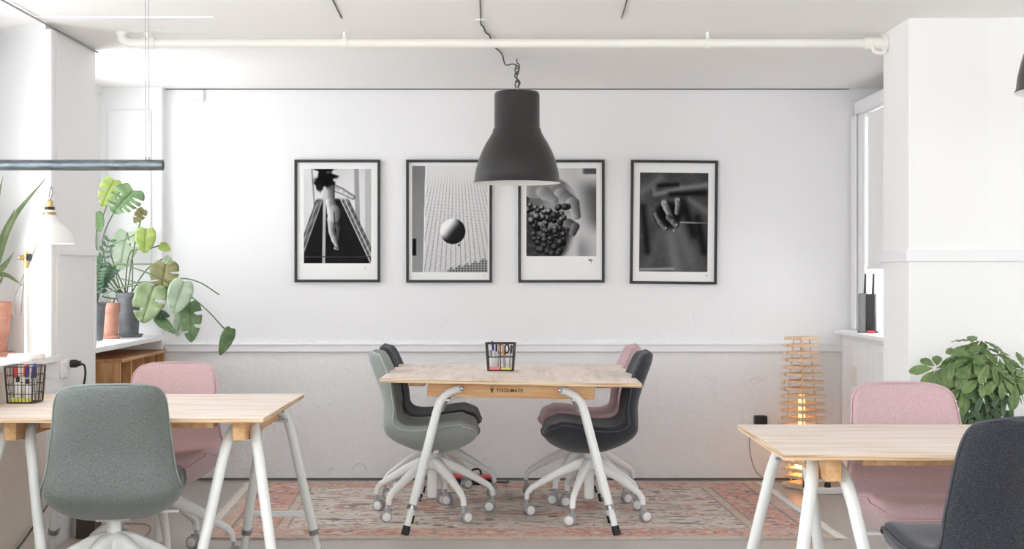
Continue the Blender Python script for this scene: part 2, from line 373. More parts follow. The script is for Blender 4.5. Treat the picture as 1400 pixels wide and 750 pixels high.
# ------------------------------------------------------------------ chair
def lerp_tab(tab, t):
    x = t*(len(tab)-1); i = min(int(x), len(tab)-2); return i, x-i
SHELL = [ # inner (f,z), outer (f,z), half width
 ((-.283,.862),(-.297,.862),.118), ((-.262,.842),(-.313,.850),.168), ((-.244,.808),(-.306,.806),.190), ((-.212,.732),(-.272,.716),.200),
 ((-.192,.63),(-.240,.616),.214), ((-.176,.556),(-.238,.526),.226), ((-.140,.508),(-.226,.462),.238), ((-.080,.496),(-.165,.410),.250),
 ((0,.502),(-.050,.366),.257), ((.08,.516),(.060,.360),.255), ((.152,.522),(.140,.380),.246), ((.206,.508),(.200,.412),.220), ((.231,.472),(.228,.448),.165)]
KZ = 1.038
def zz(z): return CAMZ-(CAMZ-z)*KZ
def shell_mesh(mats):
    K = 52; NU = 11
    col = lambda i: [Vector((a[i][0]*KZ, zz(a[i][1]), 0)) for a in SHELL]
    I = spline(col(0), 4); O = spline(col(1), 4)
    Wd = spline([Vector((a[2], 0, 0)) for a in SHELL], 4)
    K = len(I); us = [-1+2*i/(NU-1) for i in range(NU)]
    mb = MB(); vs = []; rims = ([], [])
    for k in range(K):
        t = k/(K-1); w = Wd[k].x*1.02
        d = O[k]-I[k]; L_ = max(d.length, 1e-4); n = d/L_
        bk2 = max(0, min(1, (.72-t)/.20)); eth = min(.034+.060*math.exp(-((t-.51)/.15)**2)+.020*(1-bk2), L_*.82)
        bk = max(0, min(1, (.50-t)/.14)); bk = bk*bk*(3-2*bk)
        end = min(1, min(t, 1-t)/.06)
        ring = []
        for u in us:                       # inner face
            c = u*u*abs(u)
            f, z = I[k].x, I[k].y
            f += bk*.030*c*end; z += (1-bk)*.020*c*end*(1 if t < .85 else .4)
            ring.append((u*w*(1 - .02*(abs(u) == 1)), f, z))
        for u in us[::-1]:                 # outer face
            c = u*u*abs(u)
            q = 1-abs(u)**(2.6+3.6*bk2)
            dd = n*eth*.9 + (d - n*eth*.9)*q if L_ > .04 else d
            f, z = I[k].x+dd.x, I[k].y+dd.y
            f += bk*.030*c*end; z += (1-bk)*.020*c*end*(1 if t < .85 else .4)
            ring.append((u*w*(1 - .02*(abs(u) == 1)), f, z))
        vs += ring
        if 0 <= k < K:
            for s, i0, i1 in ((0, 0, 2*NU-1), (1, NU-1, NU)):
                a, b = Vector(ring[i0]), Vector(ring[i1]); mid = (a+b)/2; mid.x *= 1.008; rims[s].append(mid)
    n2 = 2*NU; fs = []
    for k in range(K-1):
        for j in range(n2): fs.append((k*n2+j, k*n2+(j+1) % n2, (k+1)*n2+(j+1) % n2, (k+1)*n2+j))
    for k in (0, K-1):
        for j in range(NU-1): fs.append((k*n2+j, k*n2+j+1, k*n2+n2-2-j, k*n2+n2-1-j))
    mb.add(vs, fs)
    me = mb.mesh('upholstered_shell', mats, True, 180)
    top = [Vector((u*.118, rims[0][0].y, rims[0][0].z+.004)) for u in (-.5, 0, .5)]
    fr = [Vector((u*.155, rims[0][-1].y+.006, rims[0][-1].z)) for u in (.5, 0, -.5)]
    loop = rims[0][::-1] + top + rims[1] + fr
    pm = MB().tube(loop, .0042, 6, True).mesh('piping', [M['black']], True, 180)
    return me, pm
_sh, _pm = shell_mesh([M['pink']])
# star base pieces (shared meshes)
def leg_mesh():
    mb = MB(); pts = []
    for r_, z, hw, hh in [(.018, .270, .024, .034), (.07, .262, .023, .030), (.16, .222, .019, .023), (.25, .170, .016, .018), (.298, .142, .015, .015), (.318, .118, .0145, .013), (.322, .086, .014, .012)]:
        pts.append((r_, z, hw, hh))
    vs = []; 
    for i, (r_, z, hw, hh) in enumerate(pts):
        a = pts[max(i-1, 0)]; b = pts[min(i+1, len(pts)-1)]
        t = Vector((b[0]-a[0], 0, b[1]-a[1])).normalized(); n = Vector((-t.z, 0, t.x))
        c = Vector((r_, 0, z))
        for j in range(10):
            w = 2*PI*(j+.5)/10
            cx, sx = math.cos(w), math.sin(w)
            e = lambda q: math.copysign(abs(q)**.6, q)
            vs.append(c + Vector((0, 1, 0))*hw*e(cx) + n*hh*e(sx))
    fs = []
    for i in range(len(pts)-1):
        for j in range(10): fs.append((i*10+j, i*10+(j+1) % 10, (i+1)*10+(j+1) % 10, (i+1)*10+j))
    fs += [tuple(range(10))[::-1], tuple(60+j for j in range(10))]
    mb.add(vs, fs); return mb.mesh('leg', [M['powder']], True, 60)
def caster_mesh(ang):
    """twin wheel caster under the arm end, wheels turned by ang"""
    mb = MB(); T = Matrix.Identity(4)
    R = T @ Matrix.Translation((.014, 0, .029)) @ Matrix.Rotation(PI/2, 4, 'X')
    for s in (-1, 1):
        mb.lathe([(0, .006*s), (.027, .006*s), (.0285, .010*s), (.0285, .020*s), (.026, .0225*s), (.021, .0228*s)], 20, 0, R)
        mb.lathe([(.021, .0228*s), (.019, .0245*s), (0, .0248*s)], 20, 1, R)
    mb.lathe([(.031, -.005), (.031, .005)], 20, 0, R, )
    mb.box((-.014, -.0045, .030), (.024, .0045, .064), 0, T)
    mb.tube([(0, 0, .055), (0, 0, .098)], .008, 10, M=T)
    return mb.mesh('caster', [M['castergrey'], M['casterwhite']], True, 40)
LEG = leg_mesh(); CAST = caster_mesh(0)
HUB = MB().lathe([(0, .300), (.026, .300), (.030, .296), (.034, .285), (.046, .276), (.048, .246), (.038, .236), (0, .236)], 24).mesh('base_hub', [M['powder']])
LIFT = MB().lathe([(0, .362), (.026, .362), (.026, .296), (.0255, .24), (.0255, .10), (.022, .088), (0, .088)], 20).mesh('gas_lift', [M['powder']])
LEVER = MB().tube([(.02, .03, .352), (.20, .03, .35)], .006, 8).box((.16, .018, .346), (.235, .042, .355)).mesh('tilt_lever', [M['powder']])
PLATE = MB().prism([(-.06, -.09), (.06, -.09), (.07, .08), (-.07, .08)], .338, .356).mesh('mounting_plate', [M['castergrey']])
meshes = {}
def link(name, me, parent):
    o = bpy.data.objects.new(name, me); C.objects.link(o); o.parent = parent; return o
def chair(kind, x, y, rz, base_rot, label, lift=0., group=None):
    root = empty('desk_chair', (x, y, .0102 if -1 < x < 1 else 0), rz, label, 'chair', group)
    if kind not in meshes:
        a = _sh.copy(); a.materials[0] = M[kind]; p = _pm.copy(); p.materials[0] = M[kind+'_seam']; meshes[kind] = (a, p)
    a, p = meshes[kind]
    s = link('upholstered_shell', a, root); s.location.z = lift
    if not s.modifiers:
        ss = s.modifiers.new('smooth', 'SUBSURF'); ss.levels = 1; ss.render_levels = 1
    link('piping', p, s)
    l = link('gas_lift', LIFT, root); l.location.z = lift
    q = link('tilt_lever', LEVER, root); q.location.z = lift
    link('mounting_plate', PLATE, root).location.z = lift
    link('base_hub', HUB, root)
    for i in range(5):
        g = link('leg', LEG, root); g.rotation_euler = (0, 0, base_rot + i*2*PI/5)
        k_ = link('caster', CAST, g); k_.location = (.322, 0, 0); k_.rotation_euler = (0, 0, PI*(i % 2)+R((-24, 15, 30, -12, 20)[i]) - (rz+base_rot+i*2*PI/5))
    return root
CG = 'desk chairs with upholstered shells and white star bases'
chair('grey', -1.447, 5.42, R(12), R(20), 'grey wool desk chair seen from behind, at front of the left table', .016)
chair('pink', -1.51, 6.40, PI-R(3), R(40), 'pink wool desk chair facing us behind the left table', 0)
chair('litgrey', -.376, 7.60, -PI/2, R(68+90)+PI/2, 'grey desk chair in profile at left of the middle table, nearer of two', 0)
chair('dark', -.376, 8.22, -PI/2, R(10), 'charcoal desk chair with grey back, behind the grey chair at the middle table', 0)
chair('dark', .435, 7.55, PI/2, R(-54), 'charcoal desk chair in profile at right of the middle table, nearer of two', 0)
chair('pink', .435, 8.20, PI/2, R(-66), 'dusky pink desk chair behind the charcoal chair at right of the middle table', 0)
chair('pink', 1.474, 5.14, PI+R(2), R(12), 'pink wool desk chair facing us behind the right table', 0)
chair('dark', 1.372, 4.16, R(9), R(30), 'charcoal desk chair seen from behind at front of the right table', .024)

# ------------------------------------------------------------------ trestle tables
def table(label, loc, rz, w, d, ht, bl, yts, warp=0., text_on=0, topmat='ply', ext=(0, 0)):
    """beams along local x, trestles at local y in yts; w along x, d along y"""
    root = empty('trestle_table', loc, rz, label, 'table')
    th = .018; zt = ht; hw = w/2
    nx, ny = 8, 8; vs = []; fs = []
    Z = lambda x, y, z: z - warp*x*(.5 - y/d)
    mb = MB()
    y0, y1 = -d/2-ext[0], d/2+ext[1]
    for z in (zt-th, zt):
        for j in range(ny+1):
            for i in range(nx+1):
                x = -hw+w*i/nx; y = y0+(y1-y0)*j/ny; vs.append((x, y, Z(x, y, z)))
    n = (nx+1)*(ny+1); idx = lambda i, j, k: k*n+j*(nx+1)+i
    for j in range(ny):
        for i in range(nx):
            fs.append((idx(i,j,1), idx(i+1,j,1), idx(i+1,j+1,1), idx(i,j+1,1))); fs.append((idx(i,j,0), idx(i,j+1,0), idx(i+1,j+1,0), idx(i+1,j,0)))
    mb.add(vs, fs, 0); ed = []
    for i in range(nx): ed += [(idx(i,0,0), idx(i+1,0,0), idx(i+1,0,1), idx(i,0,1)), (idx(i+1,ny,0), idx(i,ny,0), idx(i,ny,1), idx(i+1,ny,1))]
    for j in range(ny): ed += [(idx(0,j+1,0), idx(0,j,0), idx(0,j,1), idx(0,j+1,1)), (idx(nx,j,0), idx(nx,j+1,0), idx(nx,j+1,1), idx(nx,j,1))]
    for q in ed: mb.f.append(list(q)); mb.m.append(1)
    mb.build('tabletop', [M[topmat], M['ply_edge']], root, smooth=False)
    zb1 = zt-th-.001; zb0 = zb1-.073; zc = (zb0+zb1)/2
    for ti, yt in enumerate(yts):
        tilt = -warp*(.5-yt/d)
        bmx = MB().box((-bl/2, -.0235, -.0365), (bl/2, .0235, .0365)).build('beam', M['pine'], root, bevel=.003)
        bmx.location = (0, yt, zc); bmx.rotation_euler = (0, -math.atan(tilt) if tilt else 0, 0)
        bmx.rotation_euler[1] = -math.atan(tilt)
        if ti == text_on:
            side = -1 if rz == 0 else (-1 if ti == 0 else 1)
            cu = bpy.data.curves.new('lettering', 'FONT'); cu.body = 'TOOLMATE'; cu.size = .0235; cu.offset = .0004; cu.extrude = .0003; cu.space_character = 1.08
            tmp = bpy.data.objects.new('lettering_curve', cu); C.objects.link(tmp); bpy.context.view_layer.update(); tm = bpy.data.meshes.new_from_object(tmp.evaluated_get(bpy.context.evaluated_depsgraph_get())); bpy.data.objects.remove(tmp); tm.materials.clear(); tm.materials.append(M['ink'])
            tx = bpy.data.objects.new('lettering', tm); C.objects.link(tx); tx.parent = bmx
            tx.location = (-.071, -.0241, -.0085); tx.rotation_euler = (PI/2, 0, 0)
            lg = MB()
            ring = [(.0055*math.cos(a*PI/8), 0, .0055*math.sin(a*PI/8)+.010) for a in range(16)]
            lg.tube(ring, .0011, 6, True)
            lg.box((-.0045, -.0006, -.012), (-.001, .0006, .002)).box((.001, -.0006, -.012), (.0045, .0006, .002)).box((-.007, -.0006, -.001), (.007, .0006, .0035)).box((-.0095, -.0006, .0025), (-.006, .0006, .0075)).box((.006, -.0006, .0025), (.0095, .0006, .0075))
            lo = lg.build('logo', M['ink'], bmx, smooth=False); lo.location = (-.092, -.0240, 0)
        for sx in (-1, 1):
            for sv in (-1, 1):
                bx = bl/2
                zz_ = zc - tilt*0 + (-tilt*0)
                zoff = tilt*sx*(bx-.16)
                zl = zc+zoff+.006
                p0 = Vector((sx*(bx-.168), yt+sv*.032, zl+.000)); p1 = Vector((sx*(bx-.132), yt+sv*.037, zl-.008))
                foot = Vector((sx*(bx+.10), yt+sv*.17, 0)); knee = Vector((sx*(bx-.046), yt+sv*.068, zl-.115))
                dirn = (foot-knee).normalized()
                k2 = knee+dirn*.07
                low = knee+(foot-knee)*((knee.z-.13)/knee.z)
                path = spline([p0, p1, Vector((sx*(bx-.096), yt+sv*.045, zl-.027)), Vector((sx*(bx-.066), yt+sv*.055, zl-.060)), knee, k2], 6) + [low]
                rr = [.019]*3 + [.0192]*4 + [.020]*(len(path)-7)
                lg = MB().tube(path, rr, 16).build('leg', M['tubepaint'], root)
                lw = MB().tube([low-dirn*.02, knee+(foot-knee)*((knee.z-.012)/knee.z)], .0155, 14); lw.build('leg_extension', M['tubepaint'], lg)
                c = MB(); c.tube([low-dirn*.012, low+dirn*.012], .0225, 16); c.tube(spline([low+Vector((.02, -.02, 0)), low+Vector((.038, -.012, -.008)), low+Vector((.0, -.03, .014)), low+Vector((-.024, -.01, .0))], 5), .0025, 6)
                c.build('locking_pin', M['steel'], lg)
                MB().tube([foot-dirn*.045*1.0, foot+Vector((0, 0, .0005))], [.0185, .0195], 14).build('rubber_foot', M['rubber'], lg)
                bo = MB(); Rm = Matrix.Translation(p0+Vector((0, sv*.0175, 0))) @ Matrix.Rotation(-sv*PI/2, 4, 'X')
                bo.lathe([(0, .005), (.006, .005), (.010, .003), (.011, 0), (.011, -.004)], 12, 0, Rm); bo.build('bolt', M['steel'], lg)
            # stretcher between the two legs of one pair
            zs = .21; q = (zc-.11-zs)/(zc-.11)
            vx = sx*(bx-.046+.146*q); vy = .068+.102*q
            MB().box((vx-.008, yt-vy, zs-.012), (vx+.008, yt+vy, zs+.012)).build('stretcher', M['tubepaint'], root, bevel=.003)
            MB().box((sx*(bx-.10)-.012, yt-.06, zb0-.013), (sx*(bx-.10)+.012, yt+.06, zb0-.002)).build('clamp_plate', M['steel'], root, bevel=.002)
    # side cleats under the top, along the trestle spacing
    for sx in (-1, 1):
        xa, xb = sx*(hw-.12), sx*(hw-.20)
        cl = MB().box((min(xa, xb)+.0, yts[0]+.1, zt-th-.030), (max(xa, xb), yts[-1]-.1, zt-th-.001)).build('cleat', M['pine'], root, bevel=.002)
        cl.location.z = -warp*sx*(hw-.16)*.5 - .001
    return root
table('plywood trestle table in the middle of the rug with four chairs', (.03, 7.675, .0102), 0, 1.255, 1.37, .734, .815, (-.52, .52), warp=.021)
table('plywood trestle table at the left, by the near window', (-1.43, 5.875, 0), PI/2, 1.09, 1.10, .73, .93, (-.446, .40), text_on=1, topmat='ply_cross', ext=(0, .04))
table('plywood trestle table at the right, in front of the green plant', (1.46, 4.81, 0), -PI/2, .88, 1.25, .715, .74, (-.46, .46), text_on=9, topmat='ply_cross', ext=(0, .0))

# ------------------------------------------------------------------ framed photographs
def painted_sheet(name, img, w, h, m, parent, loc):
    """flat printed sheet in the xz plane, colours from the array img[H,W] (row 0 on top)"""
    Hh, Ww = img.shape[:2]
    if img.ndim == 2: img = np.repeat(img[:, :, None], 3, 2)
    lin = np.clip(img*1.10-.075, 0, 1)**2.3
    xs = np.linspace(-w/2, w/2, Ww); zs = np.linspace(h/2, -h/2, Hh)
    X, Z = np.meshgrid(xs, zs); v = np.stack([X, np.zeros_like(X), Z], -1).reshape(-1, 3)
    ii = np.arange(Hh*Ww).reshape(Hh, Ww)
    q = np.stack([ii[1:, :-1], ii[1:, 1:], ii[:-1, 1:], ii[:-1, :-1]], -1).reshape(-1, 4)
    me = bpy.data.meshes.new(name); me.from_pydata(v.tolist(), [], q.tolist())
    ca = me.color_attributes.new('Col', 'FLOAT_COLOR', 'POINT')
    ca.data.foreach_set('color', np.concatenate([lin.reshape(-1, 3), np.ones((Hh*Ww, 1))], 1).astype(np.float32).ravel())
    me.materials.append(m)
    o = bpy.data.objects.new(name, me); C.objects.link(o); o.parent = parent; o.location = loc
    return o
M['print'] = vcol('photo_print', .75, spec=.08)
NW, NH = 130, 182
def grid(): 
    y, x = np.mgrid[0:NH, 0:NW]; return x/(NW-1), y/(NH-1)
def ss(a, b, t): t = np.clip((t-a)/(b-a), 0, 1); return t*t*(3-2*t)
def blurnoise(seed, cells, shape=(NH, NW)):
    rng = np.random.RandomState(seed); a = rng.rand(cells[0]+2, cells[1]+2)
    yy = np.linspace(0, cells[0], shape[0]); xx = np.linspace(0, cells[1], shape[1])
    yi = yy.astype(int); xi = xx.astype(int); fy = (yy-yi)[:, None]; fx = (xx-xi)[None, :]
    fy = fy*fy*(3-2*fy); fx = fx*fx*(3-2*fx)
    g = lambda p, q: a[np.ix_(yi+p, xi+q)]
    return g(0,0)*(1-fy)*(1-fx)+g(1,0)*fy*(1-fx)+g(0,1)*(1-fy)*fx+g(1,1)*fy*fx
def seg_d(x, y, a, b, asp=1.4):
    ax, ay = a[0], a[1]*asp; bx, by = b[0], b[1]*asp; px, py = x-ax, y*asp-ay
    vx, vy = bx-ax, by-ay; t = np.clip((px*vx+py*vy)/(vx*vx+vy*vy+1e-9), 0, 1)
    return np.hypot(px-vx*t, py-vy*t), t
def put(img, mask, val): return img*(1-mask)+val*mask
def limb(img, x, y, pts, rs, lo=.35, hi=.85, soft=.012):
    for (a, b), (r0, r1) in zip(zip(pts[:-1], pts[1:]), zip(rs[:-1], rs[1:])):
        d, t = seg_d(x, y, a, b); r_ = r0+(r1-r0)*t
        side = np.clip(.5+(x-(a[0]+(b[0]-a[0])*t))/(2*r_), 0, 1)
        img = put(img, 1-ss(0, soft, d-r_), hi-(hi-lo)*side)
    return img
def art_figure():
    x, y = grid(); img = .80+.08*blurnoise(1, (5, 4))
    img = put(img, 1-ss(0, .01, np.abs(x-.12-.10*y)-.006), .55); img = put(img, 1-ss(0, .01, np.abs(x-.78-.04*y)-.03), .62)
    img = put(img, ss(0, .02, x-.90), .72)
    # rails and dark gangway
    le = .28-.02-(y-.36)*.50; re = .52+(y-.28)*.66
    img = put(img, (ss(.30, .34, y))*ss(0, .01, x-(le-.10))*(1-ss(0, .01, x-re-.12)), .42+.14*np.sin(60*(y+x*.8))*.5)
    img = put(img, ss(.30, .34, y)*ss(0, .02, x-le)*(1-ss(0, .02, x-re)), .14+.05*blurnoise(4, (20, 9)))
    for k in (0, .06): 
        img = put(img, (1-ss(.004, .012, np.abs(x-re-k)))*ss(.28, .30, y), .8); img = put(img, (1-ss(.004, .012, np.abs(x-le+k)))*ss(.34, .36, y), .62)
    # walking figure in a light dress seen from behind (plain stand-in)
    arm = [(.43, .195), (.57, .235), (.64, .265), (.73, .30)]
    img = limb(img, x, y, arm, [.048, .040, .034, .030], .30, .30); img = limb(img, x, y, arm, [.036, .028, .022, .018], .55, .9)
    img = limb(img, x, y, [(.49, .53), (.53, .64), (.515, .735)], [.058, .038, .022], .12, .42)
    img = limb(img, x, y, [(.42, .53), (.415, .66), (.455, .75), (.50, .83)], [.066, .040, .038, .016], .30, .86)
    img = limb(img, x, y, [(.36, .19), (.375, .29), (.40, .36), (.445, .455), (.45, .50)], [.098, .080, .064, .092, .086], .30, .92)
    img = put(img, (1-ss(.003, .012, np.abs(x-.455-.05*(y-.5))))*ss(.44, .47, y)*(1-ss(.56, .60, y)), .15)
    img = put(img, (1-ss(.002, .02, np.abs(x-.375-.12*(y-.2))))*ss(.20, .23, y)*(1-ss(.40, .45, y))*.5, .5)
    img = limb(img, x, y, [(.47, .84), (.51, .845)], [.016, .02], .05, .9)
    hair = blurnoise(9, (26, 20)); d = np.hypot(x-.31, (y-.09)*1.25)
    img = put(img, 1-ss(.10, .19, d+(hair-.5)*.14), .10); img = put(img, (1-ss(.05, .09, np.hypot(x-.24, (y-.19)*1.2)+(hair-.5)*.07)), .16)
    img = put(img, (1-ss(.018, .026, np.abs(x-.315+.02*y)))*ss(.17, .2, y), .80-.12*y)
    img = put(img, ss(.925, .93, y)*(1-ss(.935, .94, y)), .3)
    return img+.03*(np.random.RandomState(2).rand(NH, NW)-.5)
def art_balloon():
    x, y = grid(); img = .86-.05*y + .0*x
    u = (x-.58)/(.5+.55*y); k = np.abs(((u*15) % 1)-.5)
    img = put(img, (ss(.36, .46, k))*ss(.02, .25, y)*.75, .52)
    v = (y*(.35+y*.5)*44 - x*3.2*(y+.1)); k2 = np.abs((v % 1)-.5)
    img = put(img, ss(.38, .46, k2)*ss(.08, .5, y)*.5, .66)
    img = put(img, 1-ss(0, .012, x-(.17-.03*y)), .50+.08*y+.03*blurnoise(3, (9, 5))); img = put(img, (1-ss(.004, .01, np.abs(x-(.182-.03*y)))), .92)
    img = put(img, (1-ss(.022, .03, np.abs(x-.028)))*(ss(.68, .69, y))*(1-ss(.84, .85, y)), .12)
    d = np.hypot((x-.54), (y-.615)*1.40); mask = 1-ss(.163, .172, d)
    sh = ss(-.09, .06, (x-.54)*.8+(y-.615)*1.2*.75+.02)
    img = put(img, mask, .93*(1-sh)+.19*sh); img = put(img, mask*ss(.12, .17, d)*sh, .15)
    img = put(img, 1-ss(.008, .016, np.hypot(x-.62, (y-.745)*1.0)), .15)
    top = .985-.10*(x-.45)/.55*1.0-.012*(np.floor(x*28) % 3); m_ = ss(0, .008, y-top)*ss(.45, .5, x)
    win = (((x*26) % 1) < .6)*(((y*46) % 1) < .6)
    img = put(img, m_, .62-.42*win)
    return img
def art_grapes():
    x, y = grid(); img = .72+.12*blurnoise(5, (3, 3))
    img = put(img, ss(.78, .84, x)*(1-ss(.05, .08, y))*1.0, .38); img = put(img, ss(.62, .95, x-.30*(y-.25))*ss(.05, .3, y)*(1-ss(.55, .8, y)), .34+.08*blurnoise(6, (6, 4)))
    img = put(img, ss(.70, .95, y)*ss(.68, .8, x)*.5*blurnoise(8, (4, 4)), .3)
    img = put(img, 1-ss(.0, .12, np.hypot((x-.18)*1.0, (y-.66))-.42), .20+.16*blurnoise(7, (24, 18)))
    # cupped hand, pale knuckles
    d = np.hypot((x-.38)*1.0, (y-.42)*1.15); img = put(img, 1-ss(.33, .37, d), .44+.26*blurnoise(11, (7, 6)))
    img = limb(img, x, y, [(.30, .30), (.50, .30), (.66, .40), (.72, .54)], [.10, .10, .09, .05], .34, .74, .02)
    img = limb(img, x, y, [(.08, .26), (.24, .27), (.40, .36)], [.10, .09, .05], .42, .72, .02)
    img = limb(img, x, y, [(.60, .62), (.70, .66), (.66, .74)], [.06, .05, .04], .25, .55, .02)
    rng = np.random.RandomState(21)
    for i in range(95):
        a, b_ = rng.rand(), rng.rand(); cy = .42+.56*b_; half = .30*(1-.45*b_); cx = .30+.04*b_+(a-.5)*2*half; r_ = .034+.020*rng.rand()
        d = np.hypot(x-cx, (y-cy)*1.27); nz = np.clip(1-((x-cx+.014)**2+((y-cy)*1.27+.018)**2)/(r_*r_*1.1), 0, 1)
        img = put(img, 1-ss(r_*.92, r_*1.06, d), .10+(.30+.38*rng.rand()*(1-b_))*nz**1.2)
    return img
def art_fabric():
    x, y = grid(); img = .27+.09*blurnoise(12, (5, 4))+.05*blurnoise(13, (60, 44))
    def fold(a, b_, w, v): 
        nonlocal img
        d, t = seg_d(x, y, a, b_); img = put(img, np.exp(-(d/w)**2)*.9, v*1.08)
    fold((.02, .20), (.30, .06), .06, .42); fold((.22, .22), (.60, .16), .035, .50); fold((.60, .16), (1.0, .12), .04, .48)
    fold((.22, .22), (.20, .16), .03, .45); fold((.28, .13), (.55, .12), .03, .12); fold((.45, .22), (.95, .20), .04, .12)
    fold((.72, .27), (1.0, .40), .05, .42); fold((.62, .30), (.80, .62), .07, .13); fold((.55, .50), (.75, .88), .09, .40); fold((.85, .45), (.95, .80), .05, .14)
    fold((.30, .60), (.12, .92), .08, .36); fold((.05, .35), (.12, .80), .05, .15); fold((.45, .64), (.55, .98), .10, .44); fold((.02, .98), (.5, .97), .02, .6)
    img = put(img, 1-ss(.10, .20, np.hypot((x-.42)*.8, (y-.43)*1.2)), .10)
    img = limb(img, x, y, [(.37, .31), (.40, .36), (.48, .48)], [.05, .045, .03], .20, .74, .015)
    img = limb(img, x, y, [(.56, .28), (.57, .32), (.55, .40)], [.042, .04, .03], .18, .68, .015)
    img = limb(img, x, y, [(.24, .42), (.30, .50), (.38, .56)], [.025, .028, .03], .16, .60, .015)
    img = limb(img, x, y, [(.42, .45), (.50, .50), (.54, .53)], [.03, .035, .03], .16, .58, .015)
    for cx, cy, rr in ((.37, .30, .028), (.565, .27, .028), (.385, .56, .022), (.54, .525, .024), (.50, .585, .02)):
        img = put(img, (1-ss(.4, 1.1, np.hypot((x-cx)/rr, (y-cy)*1.4/rr)))*.8, .72)
    img = put(img, (1-ss(.004, .010, np.abs(y-.495-.01*x)))*ss(.58, .6, x)*(1-ss(.7, 1.0, x)*.6), .62)
    return img+.04*(np.random.RandomState(5).rand(NH, NW)-.5)
def frame(px0, px1, py0, py1, img, inner, label, sig, sig_m):
    Yf = BACK-.024; s = F/Yf
    c = P((px0+px1)/2, (py0+py1)/2, BACK-.001); W_, H_ = (px1-px0)/s, (py1-py0)/s
    root = empty('framed_photograph', (c.x, BACK-.001, c.z), 0, label, 'picture', 'four framed black and white photographs on the back wall')
    b = .0165; mb = MB()
    def rect(w, h): return [(-w/2, h/2), (w/2, h/2), (w/2, -h/2), (-w/2, -h/2)]
    o, i_ = rect(W_, H_), rect(W_-2*b, H_-2*b)
    vs = [(x, 0, z) for x, z in o]+[(x, -.024, z) for x, z in o]+[(x, -.024, z) for x, z in i_]+[(x, 0, z) for x, z in i_]
    fs = []
    for k in range(4):
        k2 = (k+1) % 4
        for a, bb in ((0, 4), (4, 8), (8, 12), (12, 0)): fs.append((a+k, a+k2, bb+k2, bb+k))
    mb.add(vs, fs); mb.build('frame', M['frameblack'], root, bevel=.0012, smooth=False)
    MB().box((-W_/2+b, -.012, -H_/2+b), (W_/2-b, -.004, H_/2-b)).build('mount_board', M['paper'], root, smooth=False)
    x0, x1, z0, z1 = inner   # fractions of outer frame
    pw, ph = (x1-x0)*W_, (z1-z0)*H_
    painted_sheet('print', img, pw, ph, M['print'], root, ((x0+x1)/2*W_-W_/2, -.0126, H_/2-(z0+z1)/2*H_))
    sx, sz, ssz = sig
    pts = [Vector((ssz*p, 0, ssz*q)) for p, q in ((-.9, -.1), (-.4, .7), (-.5, -.2), (-.1, .6), (.0, -.3), (.4, .6), (.5, -.1), (.9, .5), (.5, -.9), (.2, -1.2))]
    g = MB().tube(spline(pts, 4), .0013 if sig_m == 'ink' else .0007, 5).build('signature', M[sig_m], root); g.location = (sx*W_-W_/2, -.0126, H_/2-sz*H_)
    MB().box((-W_/2+b-.001, -.0195, -H_/2+b-.001), (W_/2-b+.001, -.0175, H_/2-b+.001)).build('glazing', M['picglass'], root, smooth=False)
    return root
frame(403, 520.3, 218.3, 385.8, art_figure(), (.107, .893, .075, .845), 'black framed photograph of a figure from behind on a gangway, nearest the windows', (.82, .885, .008), 'pencil')
frame(555.3, 673, 218.3, 386.3, art_balloon(), (.07, .945, .05, .915), 'black framed photograph of a round balloon before a tower facade', (.90, .945, .007), 'pencil')
frame(708.2, 826.5, 218.3, 386.3, art_grapes(), (.095, .905, .07, .785), 'black framed photograph of a hand holding grapes, with a black signature', (.835, .82, .013), 'ink')
fr = frame(861.5, 980.3, 219, 388.3, art_fabric(), (.105, .893, .10, .90), 'black framed photograph of fingertips in dark draped cloth, nearest the pillar', (.88, .93, .010), 'pencil')
fr.rotation_euler[1] = R(.6)

# ------------------------------------------------------------------ pendant lamps
def pendant(x, y, zr, label, chain=True):
    root = empty('pendant_lamp', (x, y, zr), 0, label, 'lamp', 'grey bell pendant lamps')
    outer = [(.2296, 0), (.2290, .006), (.2255, .010), (.2215, .045), (.2155, .075), (.203, .122), (.186, .165), (.166, .205), (.144, .24), (.130, .265), (.1265, .281), (.1245, .285), (.1195, .290), (.1190, .46), (.1165, .474), (.110, .479), (0, .481)]
    inner = [(.2270, .001), (.2225, .012), (.2185, .045), (.2125, .075), (.200, .120), (.183, .163), (.163, .203), (.141, .238), (.126, .262), (.121, .285), (.115, .30), (.115, .47), (0, .474)]
    MB().lathe(outer, 64).build('lamp_shade', M['pendant'], root, angle=50)
    MB().lathe([(.2296, 0)]+inner, 64).build('shade_lining', M['pendantin'], root, angle=50)
    b = MB(); b.lathe([(0, .06), (.03, .068), (.046, .09), (.048, .115), (.035, .16), (.018, .19), (.016, .21)], 24); b.build('bulb', M['bulboff'], root)
    MB().lathe([(0, .20), (.022, .20), (.022, .27), (.012, .30), (.012, .472)], 20).build('bulb_socket', M['pendantin'], root)
    MB().lathe([(0, .505), (.008, .505), (.008, .49), (.02, .486), (.02, .478)], 16).build('top_fitting', M['steel'], root)
    top = H-zr; ch = MB(); z = .492; k = 0
    while z < top-.045:
        ring = []
        for a in range(16):
            w = 2*PI*a/16; ex, ez = .0095*math.cos(w), .0245*math.sin(w)
            ring.append((ex if k % 2 == 0 else 0, 0 if k % 2 == 0 else ex, z+.0245+ez))
        ch.tube(ring, .0032, 6, True); z += .039; k += 1
    ch.build('chain', M['darksteel'], root)
    hk = MB(); hk.tube(spline([(0, 0, top), (0, 0, top-.02), (.012, 0, top-.03), (.012, 0, top-.045), (0, 0, top-.052), (-.011, 0, top-.045)], 6), .003, 8); hk.build('ceiling_hook', M['darksteel'], root)
    return root
px_, py_, pz_ = .0647, 7.70, 1.7346
lp = pendant(px_, py_, pz_, 'dark grey bell pendant lamp hanging on a chain over the middle table')
